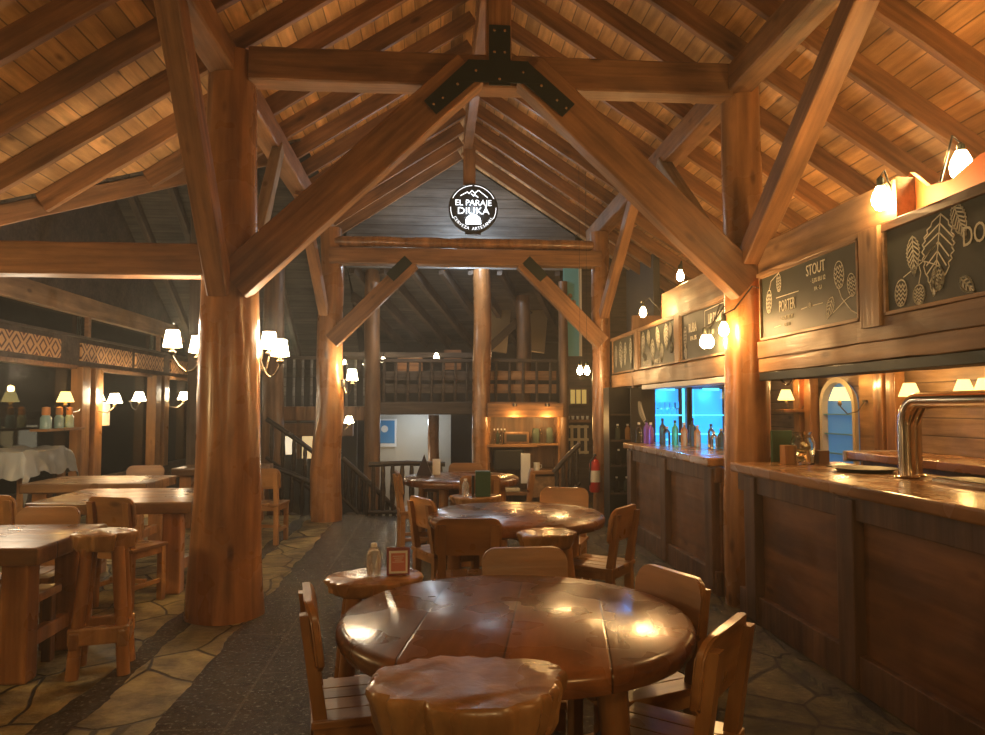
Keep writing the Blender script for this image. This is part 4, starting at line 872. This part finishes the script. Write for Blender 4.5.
# covered cart, bottles and stand by the left window
t = thing('covered_stand', 'wooden stand draped with crumpled clear plastic by the left window', 'stand', (-4.62, 8.75, 0))
for sx in (-1, 1):
    for sy in (-1, 1): MB().box((sx * .22, sy * .42, .5), (.07, .07, 1.0), bev=.008).build('leg', M['pinez'], t)
MB().box((0, 0, .35), (.5, .9, .03), bev=.005).build('shelf_board', M['pinex'], t); MB().box((0, 0, .98), (.55, 1.0, .04), bev=.005).build('top_board', M['pinex'], t)
mb = MB(); b = mb.b; n = 28; g = []
for i in range(n + 1):
    row = []
    for j in range(n + 1):
        u, v = i / n - .5, j / n - .5; x, y_ = u * 1.0, v * 1.5; ex = max(0, abs(x) - .29) ; ey = max(0, abs(y_) - .52)
        dz = -(ex + ey) * (1.25 + .4 * noise.noise((x * 6, y_ * 6, 2))); x2 = max(-.30, min(.30, x)) + (.25 * ex if x > 0 else -.1 * ex) ; y2 = max(-.54, min(.54, y_)) + (.25 * ey if y_ > 0 else -.25 * ey)
        row.append(b.verts.new((x2 + .03 * noise.noise((x * 9, y_ * 9, 4)), y2 + .03 * noise.noise((x * 9, y_ * 9, 8)), 1.045 + dz + .05 * noise.noise((x * 5, y_ * 5, 1)) + .03)))
    g.append(row)
for i in range(n):
    for j in range(n): b.faces.new((g[i][j], g[i + 1][j], g[i + 1][j + 1], g[i][j + 1]))
mb.build('plastic_sheet', M['sheet'], t, True)
t = thing('window_shelf', 'small shelf on the window left of the first lamp', 'shelf', (-4.72, 9.75, 1.27)); MB().box((0, 0, 0), (.2, 1.0, .03), bev=.004).build('board', M['pinex'], t)
for i, (y, r) in enumerate(((9.42, .065), (9.74, .055), (10.0, .055))):
    t = thing('corked_bottle', ['orange-topped glass bottle nearest the covered stand', 'orange-topped glass bottle in the middle of three on the window shelf', 'orange-topped glass bottle nearest the window post'][i], 'bottle', (-4.72, y, 1.286), 0, 'orange-topped bottles on the window shelf')
    MB().lathe([(r, 0), (r, .13), (r * .6, .17)], seg=18).build('body', plain('pale_glass%d' % i, (.30, .45, .42), .1), t, True); MB().lathe([(r * .65, .165), (r * .75, .18), (r * .7, .26), (0, .27)], seg=18).build('stopper', plain('orange_top%d' % i, (.60, .26, .08), .5), t, True)
o = MB().box((0, 0, 0), (.02, .5, .35)).build('paper_notice', M['white']); o.location = (-4.9, 11.35, 1.45); tag(o, 'white paper notice by the first window post', 'paper')

# ------------------------------------------------------------------ far wing: mezzanine, nook, poster room, stair
def wood_post(lab, x, y, z0, z1, wd=.28, mat='log_dark', cat='post'): return logpost('timber_post', x, y, z0, z1, wd / 2, wd / 2 * .95, lab, mat, rough=.06, seg=20, cat=cat)
wood_post('timber post left of the stair with a dark handrail across it', -2.56, 12.0, -1.3, 4.2, .34)
wood_post('dark timber post in the balcony left half', -1.08, 12.9, -1.3, 4.0, .28)
wood_post('tall reddish timber post in the middle of the balcony', .79, 12.6, -1.3, 3.9, .32, 'log')
wood_post('thin timber post at the right end of the balcony', 2.18, 12.5, -1.3, 3.7, .16)
wood_post('timber post inside the pale poster room', -.02, 14.2, -1.3, 1.4, .22, 'log')
def balcony(label, x0, x1, y, z=1.42, plankmat='beam', n=8):
    t = thing('balcony', label, 'balcony', ((x0 + x1) / 2, y, z)); w_ = x1 - x0
    MB().box((0, .0, .11), (w_, .22, .22), bev=.015).build('edge_beam', M[plankmat], t)
    MB().box((0, .9, .16), (w_, 1.7, .06)).build('deck', M['dark_beam'], t)
    MB().box((0, 0, .94), (w_, .08, .06), bev=.01).build('handrail', M['dark_beam'], t)
    for z_, h_ in ((.45, .16), (.68, .16)): MB().box((0, .06, z_), (w_, .03, h_), bev=.006).build('rail_board', M[plankmat], t)
    for i in range(n): MB().tube([(-w_ / 2 + w_ * (i + .5) / n, 0, .2), (-w_ / 2 + w_ * (i + .5) / n + .01, 0, .94)], .024, 8).build('baluster', M['dark_beam'], t, True)
    return t
balcony('dark balcony with railing between the left and middle timber posts', -1.0, .66, 13.0, plankmat='dark_beam', n=8)
balcony('reddish balcony with planks right of the middle timber post', .93, 2.12, 12.8, plankmat='beam', n=5)
t = thing('side_balcony', 'balcony with close thin balusters left of the knobbly log post', 'balcony', (-2.06, 13.0, 1.42))
MB().box((0, 0, .02), (1.75, .2, .24), bev=.01).build('edge_beam', M['log_dark'], t); MB().box((0, 0, .98), (1.75, .08, .06)).build('handrail', M['dark_beam'], t)
MB().box((0, .02, -.26), (1.3, .1, .22), bev=.01).build('lower_board', M['log_dark'], t)
for i in range(12): MB().box((-.82 + .15 * i, 0, .55), (.035, .035, .82)).build('baluster', M['grey_board'], t)
for i, (x, z) in enumerate(((-1.62, 2.36), (-1.25, 2.36), (-.94, 2.40), (.02, 2.48))):
    t = thing('balcony_lamp', ['small round lamp above the balcony, far left', 'small round lamp above the balcony beside the dark post', 'small lamp above the balcony right of the dark post', 'small white-shaded lamp above the balcony near the middle post'][i], 'lamp', (x, 13.5, z))
    MB().lathe([(.055, -.04), (.025, .05), (.0, .055)], seg=14).build('lamp_shade', M['shade_s'], t, True); MB().tube([(0, 0, .05), (.0, .1, .13), (0, .35, .12)], .008, 6).build('arm', M['iron'], t)
beam('lamp_rail', (-1.9, 13.87, 2.52), (.8, 13.87, 2.52), .06, .10, 'dark_beam', 'dark rail carrying the small lamps above the balcony', 'rail')
lamp('balcony_light', (-.4, 14.2, 2.35), 6, (1, .62, .3), .1)
lamp('balcony_light', (1.6, 14.0, 2.55), 9, (1, .55, .25), .1)
lamp('wing_fill', (-.5, 12.2, 2.9), 9, (.95, .92, .85), .1)  # added fill to lighten the wing roof, no fixture here
o = MB().box((0, 0, 0), (.5, .06, .38), bev=.01).build('wall_panel', M['beam']); o.location = (-.5, 14.9, 2.45); tag(o, 'amber lit wooden panel on the wall above the balcony', 'panel')
o = MB().box((0, 0, 0), (.35, .06, .4), bev=.01).build('wall_panel', M['beam']); o.location = (.35, 14.9, 2.5); tag(o, 'reddish wooden panel on the wall beside the middle post', 'panel')
for (x, rz, lab) in ((1.12, 0, 'pale boarded panel high up in the right part of the wing'), (1.85, 0, 'pale boarded panel beside the thin timber post')):
    o = MB().box((0, 0, 0), (.40, .05, .95)).build('board_panel', plain('pale_boards' + str(x), (.34, .27, .17), .6)); o.location = (x + .1, 14.2, 3.05); o.rotation_euler = (R(-20), R(8), 0); tag(o, lab, 'panel')
beam('strut', (.95, 13.6, 2.6), (1.75, 13.6, 3.35), .1, .14, 'dark_beam', 'dark slanting strut above the reddish balcony', 'beam')
wood_post('dark timber post standing on the reddish balcony', 1.62, 13.5, 1.6, 3.6, .28)
# poster room
struct('wall_room', MB().box((-.55, 15.2, .1), (1.75, .06, 2.7)), plain('pale_plaster', (.50, .46, .38), .7), 'pale plaster wall of the lower room')
struct('ceiling_room', MB().box((-.55, 14.6, 1.46), (1.75, 1.6, .05)), M['dark_beam'], 'ceiling of the lower room')
t = thing('poster', 'blue framed poster on the pale wall of the lower room', 'poster', (-.97, 15.12, 1.03))
MB().box((0, 0, 0), (.40, .03, .56), bev=.006).build('frame', M['white'], t); MB().box((0, -.02, .02), (.32, .01, .46)).build('print', plain('poster_blue', (.04, .22, .45), .4), t)
MB().lathe([(.07, 0), (.07, .004)], (-.04, 0, 0), 16).build('pale_spot', M['white'], t).matrix_local = Matrix.Translation((0, -.03, .08)) @ Matrix.Rotation(R(90), 4, 'X')
lamp('room_light', (-.3, 14.5, 1.25), 15, COOL, .06)
lamp('room_light', (-.75, 14.2, .6), 8, (1, .85, .6), .1)
# stairwell room seen bright
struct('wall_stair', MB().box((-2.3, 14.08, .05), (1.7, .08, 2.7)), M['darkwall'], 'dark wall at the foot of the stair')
t = thing('stair_window', 'bright cream-lit window at the foot of the stair', 'window', (-2.55, 14.0, .95))
MB().box((-.16, 0, 0), (.30, .03, .55)).build('pane', lampmat('lit_pane', (1, .86, .6), .8), t); MB().box((.2, 0, -.05), (.2, .03, .6)).build('pane', lampmat('lit_pane_dim', (1, .72, .35), .6), t)
MB().box((.035, -.02, 0), (.06, .05, .7)).build('mullion', M['log_dark'], t); MB().box((0, -.02, .34), (.74, .05, .08)).build('lintel', M['grey_board'], t)
def railing(label, p0, p1, n, h=.62, mat='black', r=.03, fat=True):
    t = thing('stair_railing', label, 'railing', p0); d = Vector(p1) - Vector(p0)
    MB().tube([(0, 0, h), d * .5 + Vector((0, 0, h + .02)), d + Vector((0, 0, h))], .038, 10).build('handrail', M[mat], t, True)
    MB().tube([(0, 0, .04), d + Vector((0, 0, .04))], .03, 8).build('bottom_rail', M[mat], t, True)
    for i in range(n):
        q = (i + .5) / n; b_ = d * q
        MB().lathe([(.022, .04), (.03, .15), (.042, h * .45), (.03, h * .7), (.034, h * .85), (.024, h)], tuple(b_), 10).build('baluster', M[mat], t, True)
    return t
M['rail'] = wood('dark_rail_wood', (.06, .042, .03), (.02, .015, .012), rough=.35)
railing('dark log railing going down the stair right of the knobbly post', (-1.37, 11.2, .17), (-.55, 11.2, -.62), 8, .62, 'rail')
railing('dark stair railing between the left timber post and the knobbly post', (-2.55, 11.5, .75), (-1.55, 11.5, .02), 6, .62, 'rail')
railing('dark stair railing at the head of the stair left of the knobbly post', (-2.45, 11.1, .1), (-1.72, 11.1, -.2), 5, .6, 'rail')
railing('level dark railing behind the edge-on dark chair', (-.95, 10.85, 0), (.15, 10.85, 0), 8, .72, 'rail')
mb = MB()
for i in range(7): mb.box((-1.3 + .22 * i, 11.8, -.18 - .17 * i), (.24, 1.0, .05))
t = mb.build('staircase', M['dark_beam']); tag(t, 'dark wooden stair going down beyond the knobbly post', 'stair')
# back-bar nook at the end of the hall
t = thing('nook_cabinet', 'open wooden shelf nook with two warm spots above it', 'cabinet', (1.5, 12.55, 0))
MB().box((.02, -.02, 1.50), (1.3, .36, .24), bev=.02).build('hood', M['beam'], t)
MB().box((0, .42, .6), (1.24, .04, 1.8)).build('back_board', M['log_dark'], t)
for s in (-1, 1): MB().box((s * .62, .18, .6), (.07, .5, 1.7), bev=.01).build('side', M['log'], t)
MB().box((-.2, .1, .90), (.85, .4, .05), bev=.008).build('shelf_board', M['pinex'], t); MB().box((.3, .1, .45), (.62, .44, .06), bev=.008).build('worktop', M['pinex'], t)
MB().box((-.25, .1, .10), (.7, .44, .06), bev=.008).build('shelf_board', M['pinex'], t); MB().box((.35, .0, .2), (.55, .03, .36), bev=.006).build('drawer_front', M['fascia'], t)
o = MB().box((0, 0, 0), (.5, .3, .34), bev=.02).build('oven', M['black']); o.location = (1.25, 12.62, .66); tag(o, 'black oven in the nook below the shelf', 'oven')
t = thing('framed_box', 'wooden framed box on the upper shelf of the nook', 'box', (1.38, 12.6, .93)); MB().box((0, 0, .1), (.42, .2, .2), bev=.01).build('box', M['log_dark'], t); MB().box((0, -.105, .1), (.34, .01, .12)).build('face', M['black'], t)
for i in range(4):
    bottle('spice_bottle', 'small bottle on the nook shelf, %s from the left post' % ORD[i], (1.0 + .06 * i, 12.5 + .03 * (i % 2), .926), .26, .028, G['cdcd'[i]], M['white'], group='small bottles on the nook shelf')
for i in range(3):
    o = MB().lathe([(.06, 0), (.065, .01), (.065, .2), (.05, .24), (.055, .26)], seg=18).build('glass_jar', G['dcd'[i]], None, True); o.location = (1.72 + .12 * i, 12.6, .485 if i == 9 else .93 if i < 1 else .94); tag(o, ['dark glass jar at the left of the jar group on the nook shelf', 'clear glass jar in the middle of the jar group on the nook shelf', 'dark glass jar at the right of the jar group on the nook shelf'][i], 'jar')
o = MB().box((0, 0, 0), (.5, .3, .03), bev=.004).build('jar_shelf', M['pinex']); o.location = (1.84, 12.6, .915); tag(o, 'short shelf carrying the glass jars in the nook', 'shelf')
t = thing('white_mug', 'white mug on the nook worktop', 'mug', (1.72, 12.5, .482)); MB().lathe([(.05, 0), (.055, .13), (.05, .13), (.045, .01), (0, .01)], seg=18).build('cup', M['white'], t, True); MB().tube([(.05, 0, .1), (.085, 0, .09), (.085, 0, .05), (.05, 0, .03)], .008, 8).build('handle', M['white'], t, True)
o = MB().box((0, 0, 0), (.42, .3, .05), bev=.01).build('white_tray', M['cream']); o.location = (1.22, 12.55, .16); tag(o, 'pale tray on the lowest nook shelf', 'tray')
o = MB().box((0, 0, 0), (.16, .03, .5), bev=.01).build('towel', M['white']); o.location = (1.52, 12.42, .52); tag(o, 'pale towel hanging beside the oven in the nook', 'towel')
for x in (1.33, 1.88):
    o = MB().lathe([(.05, 0), (.04, .05)], seg=16).build('spot_lamp', M['chrome'], None, True); o.location = (x, 12.33, 1.56); tag(o, 'small spot lamp on the %s of the nook hood' % ('left' if x < 1.6 else 'right'), 'lamp')
    lamp('spot_light', (x, 12.27, 1.345), 9, AMBER, .03); lamp('spot_light', (x, 12.4, 1.25), 2.5, AMBER, .04)
# right end: banner, lattice window, extinguisher
struct('wall_nook', MB().box((2.75, 12.75, 1.6), (1.2, .06, 5.4)), M['dark_beam'], 'brownish end wall right of the nook')
t = thing('teal_banner', 'tall teal painted board behind the slim far log post', 'banner', (2.33, 12.48, 3.22)); MB().box((0, 0, 0), (.29, .03, 1.6), bev=.004).build('board', M['teal'], t); MB().box((.15, 0, 0), (.05, .04, 1.6), bev=.004).build('edge', M['cream'], t)
mb = MB()
for i in range(4): mb.add((lambda tb: (bmesh.ops.create_icosphere(tb, subdivisions=1, radius=.05), bmesh.ops.transform(tb, matrix=Matrix.Translation((.0 + .03 * (-1) ** i, -.016, -.1 + .11 * i)) @ Matrix.Diagonal((1, .06, 1, 1)), verts=tb.verts), tb)[-1])(bmesh.new()))
mb.build('painted_leaves', M['fascia'], t)
t = thing('lattice_window', 'pale barred window low on the end wall right of the nook', 'window', (2.42, 12.68, .99))
mb = MB()
for i in range(4): mb.box((-.18 + .12 * i, 0, 0), (.05, .03, .5), bev=.005)
for z in (-.22, 0, .22): mb.box((0, -.01, z), (.46, .03, .045), bev=.005)
mb.build('bars', M['cream'], t); MB().box((0, .03, 0), (.44, .01, .5)).build('pane', M['darkwall'], t)
t = thing('yellow_window', 'small yellow-lit window above the bottle shelf at the far end', 'window', (2.48, 12.69, 1.73))
for i in range(3): MB().box((-.1 + .1 * i, 0, 0), (.075, .02, .24)).build('pane', lampmat('yellow_pane%d' % i, (.75, .55, .16), .35), t)
MB().box((0, .015, 0), (.36, .02, .3)).build('frame', M['log_dark'], t)
t = thing('far_shelf', 'dark shelf with small white cups above the barred window', 'shelf', (2.42, 12.63, 1.37)); MB().box((0, 0, -.06), (.5, .16, .05), bev=.005).build('board', M['log_dark'], t)
for i in range(6):
    o = MB().lathe([(.02, 0), (.028, .06), (.0, .06)], seg=12).build('small_cup', M['white'], None, True); o.location = (2.20 + .085 * i, 12.63, 1.337); tag(o, '%s white cup from the left on the far shelf above the barred window' % ORD[i], 'cup', 'white cups on the far shelf')
t = thing('fire_extinguisher', 'red fire extinguisher hanging on the slim far log post', 'fire extinguisher', (2.20, 10.13, .38))
MB().lathe([(.06, 0), (.075, .02), (.075, .38), (.05, .44), (.022, .46), (.022, .49)], seg=24).build('cylinder', M['red'], t, True)
MB().box((0, 0, .51), (.03, .12, .03), bev=.005).build('valve', M['black'], t); MB().tube([(0, -.03, .5), (-.07, -.07, .42), (-.085, -.06, .2), (-.08, -.05, .1)], .011, 8).build('hose', M['black'], t, True)
MB().lathe([(.0765, .14), (.0765, .30)], seg=24).build('label_band', M['white'], t, True)
t = railing('dark curved railing beside the fire extinguisher', (1.75, 10.9, -.02), (2.15, 10.9, .40), 4, .6, 'rail')
lamp('end_light', (2.1, 10.9, 2.0), 5, WARM, .06)
